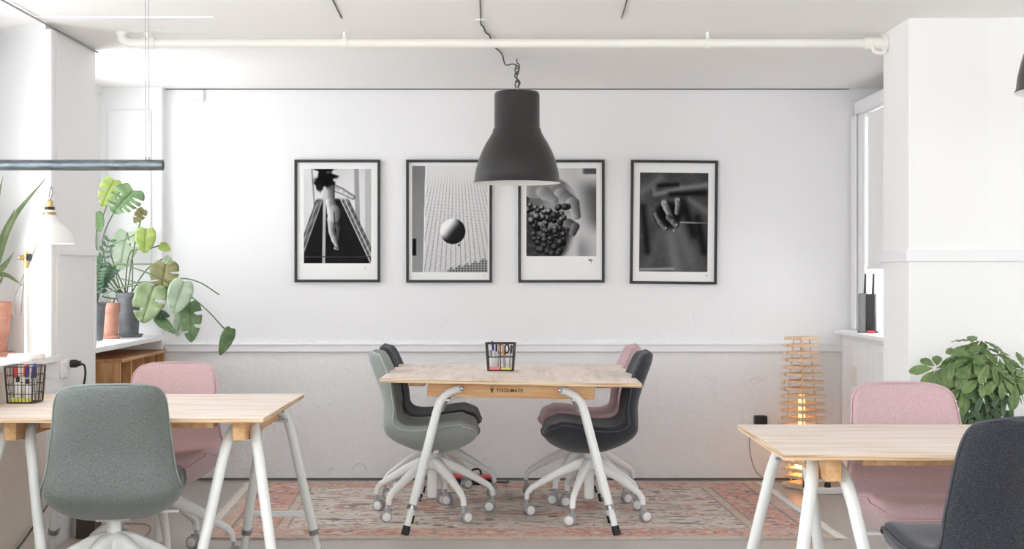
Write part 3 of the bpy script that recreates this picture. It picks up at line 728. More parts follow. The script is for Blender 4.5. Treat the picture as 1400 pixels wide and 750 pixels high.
# its cord, twisting from the shade up to and along the ceiling, to the rosette
mb = MB(); cz = H-.006-pz_
w0 = [(0, 0, .50), (.016, .0, .53), (-.012, 0, .565), (.012, -.01, .60), (-.02, -.06, .618), (-.06, -.12, .605)]
def rel(px, py, dz=.006):
    s = (VY-py)/(H-dz-CAMZ); Y = F/s; return ((px-VX)/s-px_, Y-py_, H-dz-pz_)
w0 += [rel(687, 76), rel(683, 70), rel(678, 66), rel(674, 60), rel(671, 53), rel(669, 48), rel(664, 44), rel(661, 37), rel(657.5, 33), rel(657.3, 28)]
mb.tube(spline(w0, 5), .0035, 7); mb.build('cord', M['darkcable'], lp)
rz = rel(657, 27, .0); mb = MB(); mb.lathe([(0, -.006), (.022, -.006), (.026, -.002), (.026, .0)], 20, 0, Matrix.Translation(rz)); mb.build('ceiling_rosette', M['whiteplastic'], lp)
pendant(1.88, 4.70, 1.842, 'dark grey bell pendant lamp cut by the frame at upper right')
# cords running along the ceiling toward the front
for a, b_, lab in (((450, -10), (467, 25), 'thin dark cord along the ceiling, left of the pendant lamp'), ((656, -12), (657, 26), 'thin dark cord running from the pendant rosette forward along the ceiling'), ((860, -10), (850, 25), 'thin dark cord along the ceiling, right of the pendant lamp')):
    A, B = [Vector(rel(*q, .003))+Vector((px_, py_, pz_)) for q in (a, b_)]
    A = B+(A-B)*9
    A.y = max(A.y, -2.5)
    tag(MB().tube([B, B+(A-B)*.5, A], .0026, 6).build('ceiling_cord', M['darkcable']), lab, 'cable', 'cords along the ceiling')

# ------------------------------------------------------------------ hanging steel tube over the left table
s = F/5.5; z_ = CAMZ+(VY-225.5)/s; xr = (223-VX)/s
root = empty('hanging_tube', (0, 5.5, z_), 0, 'galvanised steel tube hung level by thin wires above the left table', 'tube')
prof = MB(); prof.tube([(-2.02, 0, 0), (xr, 0, 0)], .0205, 24); prof.tube([(xr-.055, 0, 0), (xr-.05, 0, 0)], .0212, 24)
prof.build('tube', M['galv'], root)
mb = MB().lathe([(0, .001), (.0165, .001), (.0165, 0)], 20, 0, Matrix.Translation((xr, 0, 0)) @ Matrix.Rotation(PI/2, 4, 'Y')); mb.build('tube_end', M['black'], root)
for dx, x in ((0, (199.5-VX)/s), (0, (204-VX)/s), (0, -1.98)):
    w = MB().tube([(x, 0, -.021), (x, 0, .02), (x-.003, 0, H-z_)], .0011, 6); w.tube([(x, 0, .02+.02*math.sin(0)), (x, 0, .030)], .003, 8)
    w.build('hanging_wire', M['greycable'], root)

# ------------------------------------------------------------------ rug
RW, RD = 3.02, 1.88
GW, GH = 480, 300
yy, xx = np.mgrid[0:GH, 0:GW]; u = xx/(GW-1)*RW; v = yy/(GH-1)*RD        # metres from left / far edge
def bn(seed, cw, ch): return blurnoise(seed, (ch, cw), (GH, GW))
rgbc = lambda r, g, b_: np.array([r, g, b_])/255.
img = np.ones((GH, GW, 3))*rgbc(212, 203, 191)
def lay(mask, col): 
    global img
    img = img*(1-mask[..., None])+np.array(col)*mask[..., None]
eu = np.minimum(u, RW-u); ev = np.minimum(v, RD-v); e = np.minimum(eu*.72, ev)
lay(.35*bn(31, 90, 60), rgbc(196, 178, 160))
# field motifs: horizontal worn scrolls
for sd, cw, ch, th_, col, a in ((41, 60, 60, .76, (186, 118, 98), .7), (42, 46, 90, .74, (84, 88, 104), .85), (43, 110, 70, .78, (176, 146, 124), .6), (44, 40, 34, .72, (222, 212, 202), .8), (45, 140, 110, .82, (192, 104, 86), .8), (46, 150, 120, .84, (66, 72, 92), .85)):
    lay(a*ss(th_, th_+.06, bn(sd, cw, ch)), rgbc(*col))
# medallions
for cx, cy, rx, ry in ((.8, .95, .22, .12), (1.5, .95, .45, .26), (2.25, .95, .22, .12)):
    d = np.hypot((u-cx)/rx, (v-cy)/ry)+.08*np.cos(8*np.arctan2((v-cy)/ry, (u-cx)/rx))
    lay(.55*(1-ss(.0, .1, np.abs(d-1)-.06)), rgbc(178, 104, 86)); lay(.45*(1-ss(0, .08, np.abs(d-.7)-.03)), rgbc(92, 98, 114))
# border bands
def band(lo, hi): return ss(lo-.004, lo, e)*(1-ss(hi, hi+.004, e))
lay(.97*band(.075, .225), rgbc(204, 148, 130))
m_ = band(.075, .225); per = np.where(eu*.72 < ev, v, u)
k = np.abs(((per/.21) % 1)-.5); q = (e-.15)/.075
ros = np.hypot((k-.25)*2.6, q*.8)
lay(m_*.8*(1-ss(.28, .36, ros)), rgbc(150, 150, 156)); lay(m_*.9*(1-ss(.12, .18, ros)), rgbc(196, 100, 82))
lay(m_*.7*ss(.74, .80, bn(51, 140, 90)), rgbc(80, 86, 104)); lay(m_*.7*ss(.70, .76, bn(52, 120, 80)), rgbc(222, 204, 188)); lay(m_*.6*ss(.66, .74, bn(53, 90, 60)), rgbc(194, 104, 84))
for lo, hi, col in ((0, .03, (178, 160, 144)), (.03, .062, (206, 172, 154)), (.062, .070, (120, 108, 104)), (.225, .233, (122, 112, 108)), (.233, .262, (202, 184, 166)), (.262, .268, (140, 126, 120))):
    lay(.9*band(lo, hi), rgbc(*col))
for lo, hi in ((.034, .058), (.237, .258)):
    lay(.6*band(lo, hi)*(((per/.045) % 1) < .5)*ss(.3, .5, bn(54, 120, 80)), rgbc(190, 110, 92))
wear = ss(.45, .75, .6*bn(61, 16, 12)+.4*bn(62, 60, 44)); lay(.34*wear, rgbc(216, 207, 198))
img = img*.80+.20*rgbc(214, 206, 198)
img = img*(1+.10*(np.random.RandomState(9).rand(GH, GW, 1)-.5))
rug = empty('rug', (.02, 7.86, 0), 0, 'faded red and beige patterned woven rug under the middle table', 'rug')
def rxy(uu, vv):   # slightly skewed left end, as laid
    X = uu-RW/2 + .09*(1-uu/RW)*(vv/RD) - .06*(vv/RD)*(uu/RW)*-1; return X
v3 = np.stack([rxy(u, v)-.02, RD/2-v, np.full_like(u, .010)], -1).reshape(-1, 3)
ii = np.arange(GH*GW).reshape(GH, GW); q4 = np.stack([ii[1:, :-1], ii[1:, 1:], ii[:-1, 1:], ii[:-1, :-1]], -1).reshape(-1, 4)
border = np.concatenate([ii[0, :], ii[1:, -1], ii[-1, ::-1][1:], ii[::-1, 0][1:-1]]); nb = len(border); base = GH*GW
vb = v3[border].copy(); vb[:, 2] = .001
sidef = [[int(border[i]), int(border[(i+1) % nb]), base+(i+1) % nb, base+i] for i in range(nb)]
me = bpy.data.meshes.new('rug_pile'); me.from_pydata(np.concatenate([v3, vb]).tolist(), [], q4.tolist()+sidef)
ca = me.color_attributes.new('Col', 'FLOAT_COLOR', 'POINT'); lin = np.clip(img, 0, 1)**2.2; lf = lin.reshape(-1, 3)
ca.data.foreach_set('color', np.concatenate([np.concatenate([lf, lf[border]]), np.ones((base+nb, 1))], 1).astype(np.float32).ravel())
M['rug'] = vcol('rug_wool', .95); me.materials.append(M['rug'])
mm = M['rug']; vv_ = coords(mm); bump(mm, noise(mm, vv_, 260, 3), .5, .004)
o = bpy.data.objects.new('rug_pile', me); C.objects.link(o); o.parent = rug
for side in (0, 1):
    mb = MB(); rng = random.Random(side)
    for i in range(230):
        vv = RD*(i+.5)/230; x = rxy(0 if side == 0 else RW, vv)-.02; sx = -1 if side == 0 else 1
        ln = .035+.025*rng.random(); dy = (rng.random()-.5)*.03
        mb.tube([(x-sx*.004, RD/2-vv, .008), (x+sx*ln*.5, RD/2-vv+dy*.4, .007), (x+sx*ln, RD/2-vv+dy, .003)], [.0032, .003, .0016], 4)
    mb.build('fringe', mat('fringe_cotton', (226, 220, 212), .95), rug)

# ------------------------------------------------------------------ wire baskets and their contents
def basket(x, y, z, rz, w, d, h, label, nv=3, nh=2, rw=.0022):
    root = empty('wire_basket', (x, y, z), rz, label, 'basket', 'wire baskets of pens on the tables')
    tp = .86
    def ring(t):
        k = tp+(1-tp)*t; a, b_ = w/2*k, d/2*k; zz_ = .003+t*(h-.003); r_ = .014; pts = []
        for cx, cy, a0 in ((a-r_, b_-r_, 0), (-a+r_, b_-r_, PI/2), (-a+r_, -b_+r_, PI), (a-r_, -b_+r_, 1.5*PI)):
            for q in range(5): pts.append((cx+r_*math.cos(a0+q*PI/8), cy+r_*math.sin(a0+q*PI/8), zz_))
        return pts
    mb = MB(); mb.tube(ring(1), rw*1.7, 8, True); mb.build('rim', M['wire'], root)
    mb = MB()
    for i in range(nh): mb.tube(ring(i/nh), rw*(1.5 if i == 0 else 1), 6, True)
    for i in range(nv+1):
        f = -.9+1.8*i/nv
        for sy in (-1, 1): mb.tube([(f*w/2, sy*d/2, h), (f*w/2*tp, sy*d/2*tp, .003)], rw*(1.6 if i in (0, nv) else 1), 6)
        for sx in (-1, 1): mb.tube([(sx*w/2, f*d/2, h), (sx*w/2*tp, f*d/2*tp, .003)], rw, 6)
        mb.tube([(f*w/2*tp, -d/2*tp, .003), (f*w/2*tp, d/2*tp, .003)], rw, 6); mb.tube([(-w/2*tp, f*d/2*tp, .003), (w/2*tp, f*d/2*tp, .003)], rw, 6)
    mb.build('wire_mesh', M['wire'], root)
    return root
cols = dict(navy=(38, 40, 120), blue=(52, 84, 176), redp=(196, 52, 52), clear=(214, 218, 222), yellow=(232, 190, 60), orange=(232, 150, 50), lilac=(170, 150, 190), pinkn=(232, 132, 128), notey=(228, 222, 110), mgrey=(150, 152, 156))
for k, c in cols.items(): M['p_'+k] = mat('plastic_'+k, c, .4)
def stick(name, x, y, z, ln, lean, az, body, cap, label, cat, group, r=.0045, tip=True):
    root = empty(name, (x, y, z), 0, label, cat, group)
    root.rotation_euler = (0, lean, az)
    MB().lathe([(0, .012), (r*.8, .013), (r, .02), (r, ln*.68), (0, ln*.68)], 12).build('barrel', M[body], root)
    MB().lathe([(0, ln*.66), (r*1.12, ln*.66), (r*1.15, ln*.95), (r*.8, ln), (0, ln)], 12).box((r*1.1, -.0018, ln*.70), (r*1.1+.003, .0018, ln*.97)).build('cap', M[cap], root)
    if tip: MB().lathe([(0, 0), (r*.25, .002), (r*.75, .013), (0, .014)], 10).build('tip', M['steel'], root)
    return root
def scissors(x, y, z, az, label, col='p_orange'):
    root = empty('scissors', (x, y, z), 0, label, 'scissors'); root.rotation_euler = (R(6), 0, az)
    for sx in (-1, 1):
        b = MB().prism([(-.001*sx, 0), (.004*sx, .0), (.006*sx, .075), (-.006*sx, .085)], -.001+.001*sx, .001+.001*sx, 0, Matrix.Rotation(PI/2, 4, 'X')); b.build('blade', M['steel'], root)
        h = MB(); ring = [(sx*.014+.011*math.cos(a*PI/8), .0, .108+.022*math.sin(a*PI/8)) for a in range(16)]
        h.tube(ring, .0042, 8, True); h.tube([(-sx*.002, 0, .07), (sx*.008, 0, .088)], .005, 8)
        h.build('handle', M[col if sx < 0 else 'black'], root)
    return root
def notepad(x, y, z, w, d, h, col, label, az=0):
    o = MB().box((-w/2, -d/2, 0), (w/2, d/2, h)).build('sticky_notes', M[col], None, bevel=.001); o.location = (x, y, z); o.rotation_euler = (0, 0, az)
    return tag(o, label, 'notes', 'sticky note pads in the baskets')
# middle basket
bx, by, bz = (684.5-VX)/258, 7.74, .7455
zt_ = bz-.0005
basket(bx, by, zt_, 0, .158, .105, .146, 'black wire basket of pens on the middle table', 2, 2, .0024)
zf = zt_+.008
notepad(bx-.032, by-.022, zf, .06, .04, .014, 'p_pinkn', 'pink sticky note pad at the bottom of the middle wire basket')
notepad(bx+.030, by-.022, zf, .058, .04, .008, 'p_notey', 'yellow sticky note pad at the bottom of the middle wire basket')
G = 'pens in the middle basket'
stick('pen', bx-.030, by-.002, zf+.0, .150, R(-6), R(10), 'p_clear', 'p_navy', 'clear pen with a navy cap, tallest in the middle wire basket', 'pen', G)
stick('pen', bx-.014, by+.012, zf+.0, .132, R(4), R(-20), 'p_mgrey', 'p_navy', 'grey pen with a navy cap, behind the tallest pen in the middle basket', 'pen', G)
stick('pen', bx-.026, by+.028, zf+.0, .138, R(3), R(60), 'p_clear', 'black', 'clear pen with a black cap at back of the middle wire basket', 'pen', G)
stick('pen', bx+.046, by+.006, zf+.0, .128, R(5), R(0), 'p_mgrey', 'black', 'grey pen with a black cap beside the scissors in the middle basket', 'pen', G)
stick('marker', bx+.022, by+.028, zf+.0, .122, R(-3), R(0), 'p_lilac', 'p_lilac', 'lilac marker at the back of the middle wire basket', 'pen', G, .007)
stick('marker', bx-.046, by+.026, zf+.0, .100, R(-2), R(0), 'whiteplastic', 'p_mgrey', 'white glue stick with grey cap in the middle wire basket', 'pen', G, .009)
scissors(bx+.018, by+.006, zf+.001, R(8), 'scissors with orange and black handles in the middle wire basket')
# left basket
bx2, by2 = -1.962, 5.985; z2 = .7295
basket(bx2, by2, z2, R(0), .128, .15, .150, 'black wire basket of markers and bottles on the left table', 7, 4, .0015)
zf = z2+.006
notepad(bx2-.006, by2-.030, zf, .075, .05, .016, 'p_notey', 'yellow sticky note pad at the bottom of the left wire basket')
G = 'pens in the left basket'
for dx, dy, ln, le, az, bd, cp, lab in ((-.030, -.01, .145, -3, 0, 'whiteplastic', 'p_redp', 'white marker with a red cap at left in the left wire basket'), (-.012, .014, .150, 4, 20, 'whiteplastic', 'p_redp', 'white marker with a red cap behind the bottles in the left wire basket'),
        (.008, -.018, .148, 3, -10, 'p_clear', 'p_navy', 'clear pen with a navy cap at front of the left wire basket'), (.020, .010, .155, 6, 0, 'p_clear', 'p_blue', 'clear pen with a blue cap, tallest in the left wire basket'),
        (.030, -.02, .138, 3, 30, 'p_mgrey', 'p_navy', 'grey pen with a navy cap at right in the left wire basket'), (.036, .020, .142, -2, 0, 'p_clear', 'black', 'clear pen with a black cap at back right of the left basket')):
    stick('marker' if 'marker' in lab else 'pen', bx2+dx, by2+dy, zf, ln, R(le), R(az), bd, cp, lab, 'pen', G, .007 if 'marker' in lab else .0045)
for dx, dy, hh, lab in ((-.018, -.036, .085, 'small white correction fluid bottle with dark cap in the left wire basket'), (.022, -.036, .075, 'short white glue bottle beside the correction fluid in the left basket')):
    root = empty('bottle', (bx2+dx, by2+dy, zf+.017), 0, lab, 'bottle', 'small bottles in the left basket')
    MB().lathe([(0, 0), (.012, 0), (.013, .003), (.013, hh*.62), (.007, hh*.75), (0, hh*.75)], 16).build('bottle_body', M['whiteplastic'], root)
    MB().lathe([(.0075, hh*.74), (.0075, hh*.98), (.006, hh), (0, hh)], 14).build('cap', M['ink'], root)

# ------------------------------------------------------------------ desk lamp on the near sill
yl = 6.38; s = F/yl; zs = .885
pxl = (36-VX)/s
root = empty('desk_lamp', (pxl, yl, zs), 0, 'white enamel desk lamp with brass fittings, lit, on the near window sill', 'lamp')
Rl = lambda px, py, dy=0: Vector(((px-VX)/s-pxl, dy, CAMZ-(py-VY)/s-zs))
MB().lathe([(0, 0), (.075, 0), (.078, .004), (.078, .018), (.074, .024), (.014, .027), (0, .027)], 40).build('base', M['lampwhite'], root)
MB().tube([(0, 0, .02), Rl(36, 362)], .0075, 14).build('pole', M['lampwhite'], root)
j = Rl(36, 352); k2 = Rl(67, 272)
mb = MB(); mb.tube([Rl(36, 366), Rl(36, 344)], .010, 12); mb.tube([j+Vector((-.02, 0, 0)), j+Vector((-.006, 0, 0))], .011, 12); mb.sphere(j+Vector((-.028, 0, .0)), .010, 12); mb.build('brass_joint', M['brass'], root)
mb = MB(); mb.tube([j+Vector((.004, 0, .002)), j+Vector((.020, 0, .002))], .016, 14); mb.build('clamp_knob', M['black'], root)
mb = MB(); mb.tube([j, j+Vector((.04, .02, .09)), k2+Vector((-.012, .03, .005))], .0065, 12); mb.tube([k2+Vector((-.012, .03, .005)), k2+Vector((0, 0, .0))], .006, 10); mb.build('arm', M['lampwhite'], root)
c = Rl(68, 333); T = Matrix.Translation(c)
rr = .107
prof = [(rr, 0), (rr*1.0, .006), (rr*.985, .016), (rr*.93, .034), (rr*.80, .055), (rr*.58, .076), (rr*.36, .096), (.030, .112), (.026, .122), (.025, .142), (.022, .146), (0, .147)]
MB().lathe(prof, 48, 0, T).build('lamp_shade', M['lampwhite'], root, angle=50)
MB().lathe([(r_-.003, max(z-.002, .0005)) for r_, z in prof[:-2]]+[(0, .140)], 48, 0, T).build('shade_lining', mat('desk_lining', (240, 236, 226), .5), root, angle=50)
MB().sphere(c+Vector((0, 0, .045)), .028, 16).build('bulb', M['bulbdesk'], root)
mb = MB(); mb.lathe([(.0265, .126), (.0285, .128), (.0285, .134), (.0265, .137)], 24, 0, T); mb.lathe([(.020, .146), (.020, .162), (.014, .164), (.014, .186), (.010, .190), (0, .191)], 20, 0, T); mb.build('brass_fitting', M['brass'], root)
mb = MB(); mb.lathe([(.0205, .148), (.0218, .150), (.0218, .158), (.0205, .160)], 20, 0, T); mb.build('black_band', M['black'], root)
mb = MB(); mb.tube(spline([c+Vector((.002, 0, .188)), c+Vector((.012, 0, .222)), c+Vector((.004, .01, .250)), c+Vector((-.010, .03, .225)), c+Vector((-.016, .035, .185)), c+Vector((-.03, .05, .12)), Rl(40, 352, .03), Rl(30, 375, .03), Rl(17, 405, .03), Rl(16, 428, .03), Rl(24, 432, .03), Rl(29, 400, .02), Rl(35, 365, .012), Rl(36.5, 400, .010), Rl(36.5, 480, .010)], 8), .0028, 7)
mb.build('power_cord', M['greycable'], root)

# ------------------------------------------------------------------ plants
def leaf_mb(mb, base, tip, width, notches=0, droop=.12, fold=.15, mi=0, face=Vector((0, -1, .25)), heart=True, seed=0):
    base, tip = Vector(base), Vector(tip); ax = tip-base; Ln = ax.length; ax.normalize()
    n = (Vector(face)-ax*Vector(face).dot(ax)).normalized(); sd = ax.cross(n)
    NR, NC = 40, 6; rng = random.Random(seed)
    cut = set()
    if notches:
        for s_ in (0, 1):
            for k in range(notches):
                c0 = int(NR*(.24+.58*(k+.5*s_+.15)/notches)); cut.update({(s_, c0), (s_, c0+1)} | ({(s_, c0+2)} if rng.random() < .5 else set()))
    for s_, sg in ((0, -1), (1, 1)):
        vs = []; fs = []
        for i in range(NR+1):
            t = i/NR
            hw = width/2*(math.sin(PI*min(1, t**(.62 if heart else 1.25)))**.72)
            ang = (-.9*(1-t)**2+.55*t) if heart else .35*t
            for j_ in range(NC+1):
                v_ = j_/NC; w = hw*v_
                along = t*Ln + w*math.tan(ang)*.55
                p = base + ax*along + sd*(sg*w*math.cos(ang*.5)) + n*(fold*w - droop*Ln*(t*t) - .25*w*w/(width+1e-6) + .03*width*v_*math.sin(t*26+s_))
                vs.append(p)
        for i in range(NR):
            for j_ in range(NC):
                if (s_, i) in cut and j_ >= (2 if (s_, i+1) in cut else 3): continue
                a = i*(NC+1)+j_; fs.append((a, a+1, a+NC+2, a+NC+1))
        mb.add(vs, fs, mi)
    mb.tube([base+ax*(Ln*t)+n*(-droop*Ln*t*t+.0005) for t in (0, .3, .6, .95)], [.0022, .002, .0015, .0006], 5, mi=mi)
    return mb
def zpt(x, y, Y): return P(110+x/2.68, 220+y/2.68, Y)
def pot(x, y, z, prof, m, label, group='plant pots on the window sill', saucer=True, rs=.07, soil=None, ms=None):
    root = empty('plant_pot', (x, y, z), 0, label, 'pot', group); return root
def build_pot(root, prof, m, saucer=None, soil_z=None, soil_r=None):
    MB().lathe(prof, 36).build('pot', m, root, angle=40)
    if saucer:
        r_ = saucer; MB().lathe([(0, 0), (r_*.85, 0), (r_, .018), (r_*.97, .019), (r_*.82, .005), (0, .005)], 36).build('saucer', m, root)
    MB().lathe([(soil_r, soil_z), (soil_r*.5, soil_z+.008), (0, soil_z+.010)], 24).build('soil', M['soil'], root)
SILL = .886
# monstera in dark grey pot
mx, my = -2.215, 8.62
mons = empty('potted_monstera', (mx, my, SILL), 0, 'monstera with split leaves in a dark grey pot on the far window sill', 'plant')
build_pot(mons, [(0, .012), (.052, .012), (.056, .016), (.070, .235), (.076, .237), (.077, .262), (.071, .262), (.066, .232), (.0655, .21)], M['greypot'], .085, .215, .066)
mo = Vector((mx, my, SILL)); top = Vector((mx, my, SILL+.23))
LV = [ # base, tip (zoom px), depth base, depth tip, width px, notches, material, face
 ((122, 70), (78, 165), 8.45, 8.40, 78, 2, 'leafyellow', (.3, -1, .3)),
 ((192, 108), (118, 185), 8.40, 8.30, 124, 4, 'leafmid', (.1, -1, .5)),
 ((232, 178), (196, 226), 8.5, 8.48, 44, 1, 'leafbrown', (0, -1, .2)),
 ((240, 250), (234, 336), 8.35, 8.32, 76, 0, 'leafyellow', (.1, -1, .2)),
 ((292, 308), (330, 326), 8.4, 8.38, 36, 0, 'leafyellow', (0, -1, .4)),
 ((310, 352), (338, 382), 8.5, 8.5, 30, 0, 'leafpale', (0, -1, .4)),
 ((312, 378), (296, 470), 8.30, 8.26, 112, 1, 'leafbrown', (-.1, -1, .4)),
 ((268, 462), (222, 590), 8.25, 8.20, 132, 1, 'leafolive', (-.2, -1, .2)),
 ((378, 442), (340, 560), 8.24, 8.20, 92, 0, 'leafpale', (.25, -1, .2)),
 ((402, 516), (406, 662), 8.28, 8.22, 84, 2, 'leafmid', (.3, -1, .1)),
 ((378, 545), (352, 642), 8.36, 8.34, 60, 0, 'leafpale', (0, -1, .3)),
 ((276, 556), (326, 568), 8.28, 8.25, 34, 0, 'leafdark', (0, -1, .5)),
 ((278, 572), (348, 630), 8.27, 8.22, 42, 0, 'leafmid', (0, -1, .6)),
 ((552, 612), (512, 712), 8.15, 8.12, 52, 0, 'leafmid', (.55, -1, .1)),
 ((172, 262), (140, 402), 8.66, 8.66, 100, 2, 'leafpale', (0, -1, .2)),
 ((58, 188), (74, 258), 8.40, 8.38, 46, 0, 'leafmid', (.2, -1, .2)),
 ((330, 455), (300, 470), 8.30, 8.27, 26, 0, 'leafmid', (0, -1, .5))]
for i, (a, b_, ya, yb, w, nt, mt, fc) in enumerate(LV):
    lf = leaf_mb(MB(), zpt(*a, ya)-mo, zpt(*b_, yb)-mo, w/2.68/(F/ya), nt, .06, .12, 0, Vector(fc), True, i).build('leaf', M[mt], mons, angle=180)
    sd_ = lf.modifiers.new('thick', 'SOLIDIFY'); sd_.thickness = .0012
ST = [[(165, 490, 8.62), (110, 420, 8.6), (80, 300, 8.5), (122, 190, 8.45), (192, 108, 8.40)], [(160, 490, 8.62), (90, 400, 8.6), (55, 290, 8.5), (90, 180, 8.47), (122, 70, 8.45)],
 [(165, 490, 8.6), (110, 330, 8.5), (170, 285, 8.4), (240, 250, 8.35)], [(165, 490, 8.62), (180, 340, 8.5), (240, 325, 8.42), (292, 308, 8.4)],
 [(160, 490, 8.6), (110, 390, 8.45), (200, 378, 8.35), (312, 378, 8.30)], [(165, 490, 8.6), (130, 385, 8.5), (220, 400, 8.32), (330, 445, 8.26), (378, 442, 8.24)],
 [(160, 490, 8.6), (70, 440, 8.5), (150, 432, 8.35), (268, 462, 8.25)], [(165, 490, 8.6), (80, 495, 8.5), (150, 465, 8.35), (250, 455, 8.3), (330, 490, 8.28), (402, 516, 8.28)],
 [(165, 490, 8.6), (140, 470, 8.5), (260, 445, 8.32), (378, 545, 8.36)], [(175, 490, 8.6), (210, 480, 8.4), (250, 530, 8.3), (276, 556, 8.28)], [(175, 492, 8.6), (215, 500, 8.4), (250, 545, 8.3), (278, 572, 8.27)],
 [(330, 450, 8.28), (405, 496, 8.25), (470, 552, 8.18), (530, 615, 8.15), (552, 612, 8.15)], [(330, 445, 8.28), (375, 430, 8.25), (440, 446, 8.2), (508, 489, 8.17)],
 [(165, 490, 8.62), (190, 360, 8.66), (172, 262, 8.66)], [(160, 490, 8.6), (70, 380, 8.5), (58, 188, 8.40)], [(165, 490, 8.62), (240, 400, 8.55), (310, 352, 8.5)], [(165, 490, 8.62), (200, 300, 8.55), (232, 178, 8.5)]]
for sp in ST:
    pts = [zpt(*q)-mo for q in sp]
    if sp[0][0] < 300: pts[0] = Vector((random.uniform(-.03, .03), random.uniform(-.03, .03), .22))
    MB().tube(spline(pts, 7), .0038, 7).build('stem', M['stem'], mons)
# terracotta pot (empty-looking, with short stub stems)
tp_ = P(151.5, 463.5, 8.40); tc = empty('potted_cutting', (tp_.x, 8.40, SILL), 0, 'terracotta pot on a saucer on the far window sill, before the dark pot', 'pot')
build_pot(tc, [(0, .006), (.036, .006), (.038, .010), (.046, .150), (.0525, .152), (.0535, .205), (.048, .206), (.044, .19), (.043, .18)], M['terracotta'], .058, .18, .044)
mb = MB()
for a in range(4): mb.tube(spline([(.01*math.cos(a*2), .01*math.sin(a*2), .18), (.02*math.cos(a*2), .02*math.sin(a*2), .22), (.035*math.cos(a*2+.4), .03*math.sin(a*2), .25)], 5), [.003]*5+[.002]*6, 6)
mb.build('stem', M['stem'], tc)
# small leafy plant in grey pot, half behind the pier
gp = P(129, 466, 8.12); zp = empty('potted_zz_plant', (gp.x, 8.12, SILL), 0, 'dark leafed plant with feathered stems in a grey pot beside the pier', 'plant')
build_pot(zp, [(0, .004), (.044, .004), (.047, .008), (.062, .20), (.066, .202), (.066, .215), (.06, .214), (.057, .19)], M['greypot'], None, .185, .058)
rng = random.Random(4)
for k in range(8):
    az = k*2*PI/8+.3; rad = .06+.09*rng.random(); hh = .18+.20*rng.random()
    tip_ = Vector((rad*math.cos(az)+.02, rad*.6*math.sin(az), .2+hh)); st_ = spline([Vector((.01*math.cos(az), .01*math.sin(az), .19)), Vector((tip_.x*.45, tip_.y*.45, .2+hh*.6)), tip_], 9)
    mb = MB().tube(st_, .003, 6)
    for q in range(5, len(st_), 2):
        for sg in (-1, 1):
            d = (st_[q]-st_[q-1]).normalized(); sidev = d.cross(Vector((0, -1, .3))).normalized()*sg
            leaf_mb(mb, st_[q], st_[q]+sidev*.04+d*.025, .020, 0, .1, .1, 1, Vector((0, -1, .4)), False, q)
    mb.build('frond', [M['stem'], M['leafdark']], zp, angle=180)
# spiky plant on the near sill, mostly out of frame
yk = 6.62; sk = F/yk; kx = (-6-VX)/sk
yu = empty('potted_yucca', (kx, yk, .885), 0, 'spiky leafed plant in a terracotta pot on the near window sill', 'plant')
build_pot(yu, [(0, .018), (.046, .018), (.05, .022), (.066, .185), (.073, .187), (.075, .245), (.069, .246), (.064, .22), (.063, .20)], M['terracotta'], .085, .21, .063)
MB().tube([(0, 0, .2), (-.004, .0, .30), (.0, 0, .36)], [.018, .016, .014], 12).build('trunk', M['trunk'], yu)
Kp = lambda px, py, dy=0: Vector(((px-VX)/sk-kx, dy, CAMZ-(py-VY)/sk-.885))
for i, (b_, md, tp2, w) in enumerate([(Kp(-8, 372), Kp(16, 302), Kp(67, 244, -.05), .030), (Kp(-7, 374), Kp(6, 362), Kp(24, 346, -.06), .028), (Kp(-9, 370), Kp(-8, 300), Kp(4, 240), .03), (Kp(-8, 376), Kp(4, 385, -.05), Kp(14, 376, -.10), .02), (Kp(-9, 370), Kp(-25, 320), Kp(-28, 280), .03), (Kp(-9, 372), Kp(-22, 350), Kp(-32, 345), .03), (Kp(-9, 372), Kp(2, 320, .02), Kp(18, 285, .02), .026), (Kp(-9, 372), Kp(-20, 310, .05), Kp(-26, 255, .04), .03), (Kp(-8, 375), Kp(8, 376, .02), Kp(30, 392, .03), .022)]):
    c_ = spline([b_, md, tp2], 8); vs = []; fs = []
    for q, p in enumerate(c_):
        t = q/(len(c_)-1); d = (c_[min(q+1, len(c_)-1)]-c_[max(q-1, 0)]).normalized(); sd_ = d.cross(Vector((.2, -1, .2))).normalized(); hw = w/2*(1-t**2.2)*(.7+.6*t*(1-t)*2)+.0006
        n_ = d.cross(sd_)
        vs += [p-sd_*hw+n_*.004, p, p+sd_*hw+n_*.004]
    for q in range(len(c_)-1): fs += [(q*3, q*3+1, q*3+4, q*3+3), (q*3+1, q*3+2, q*3+5, q*3+4)]
    o = MB().add(vs, fs).build('leaf', M['leafolive'], yu, angle=180); sd_ = o.modifiers.new('thick', 'SOLIDIFY'); sd_.thickness = .0015
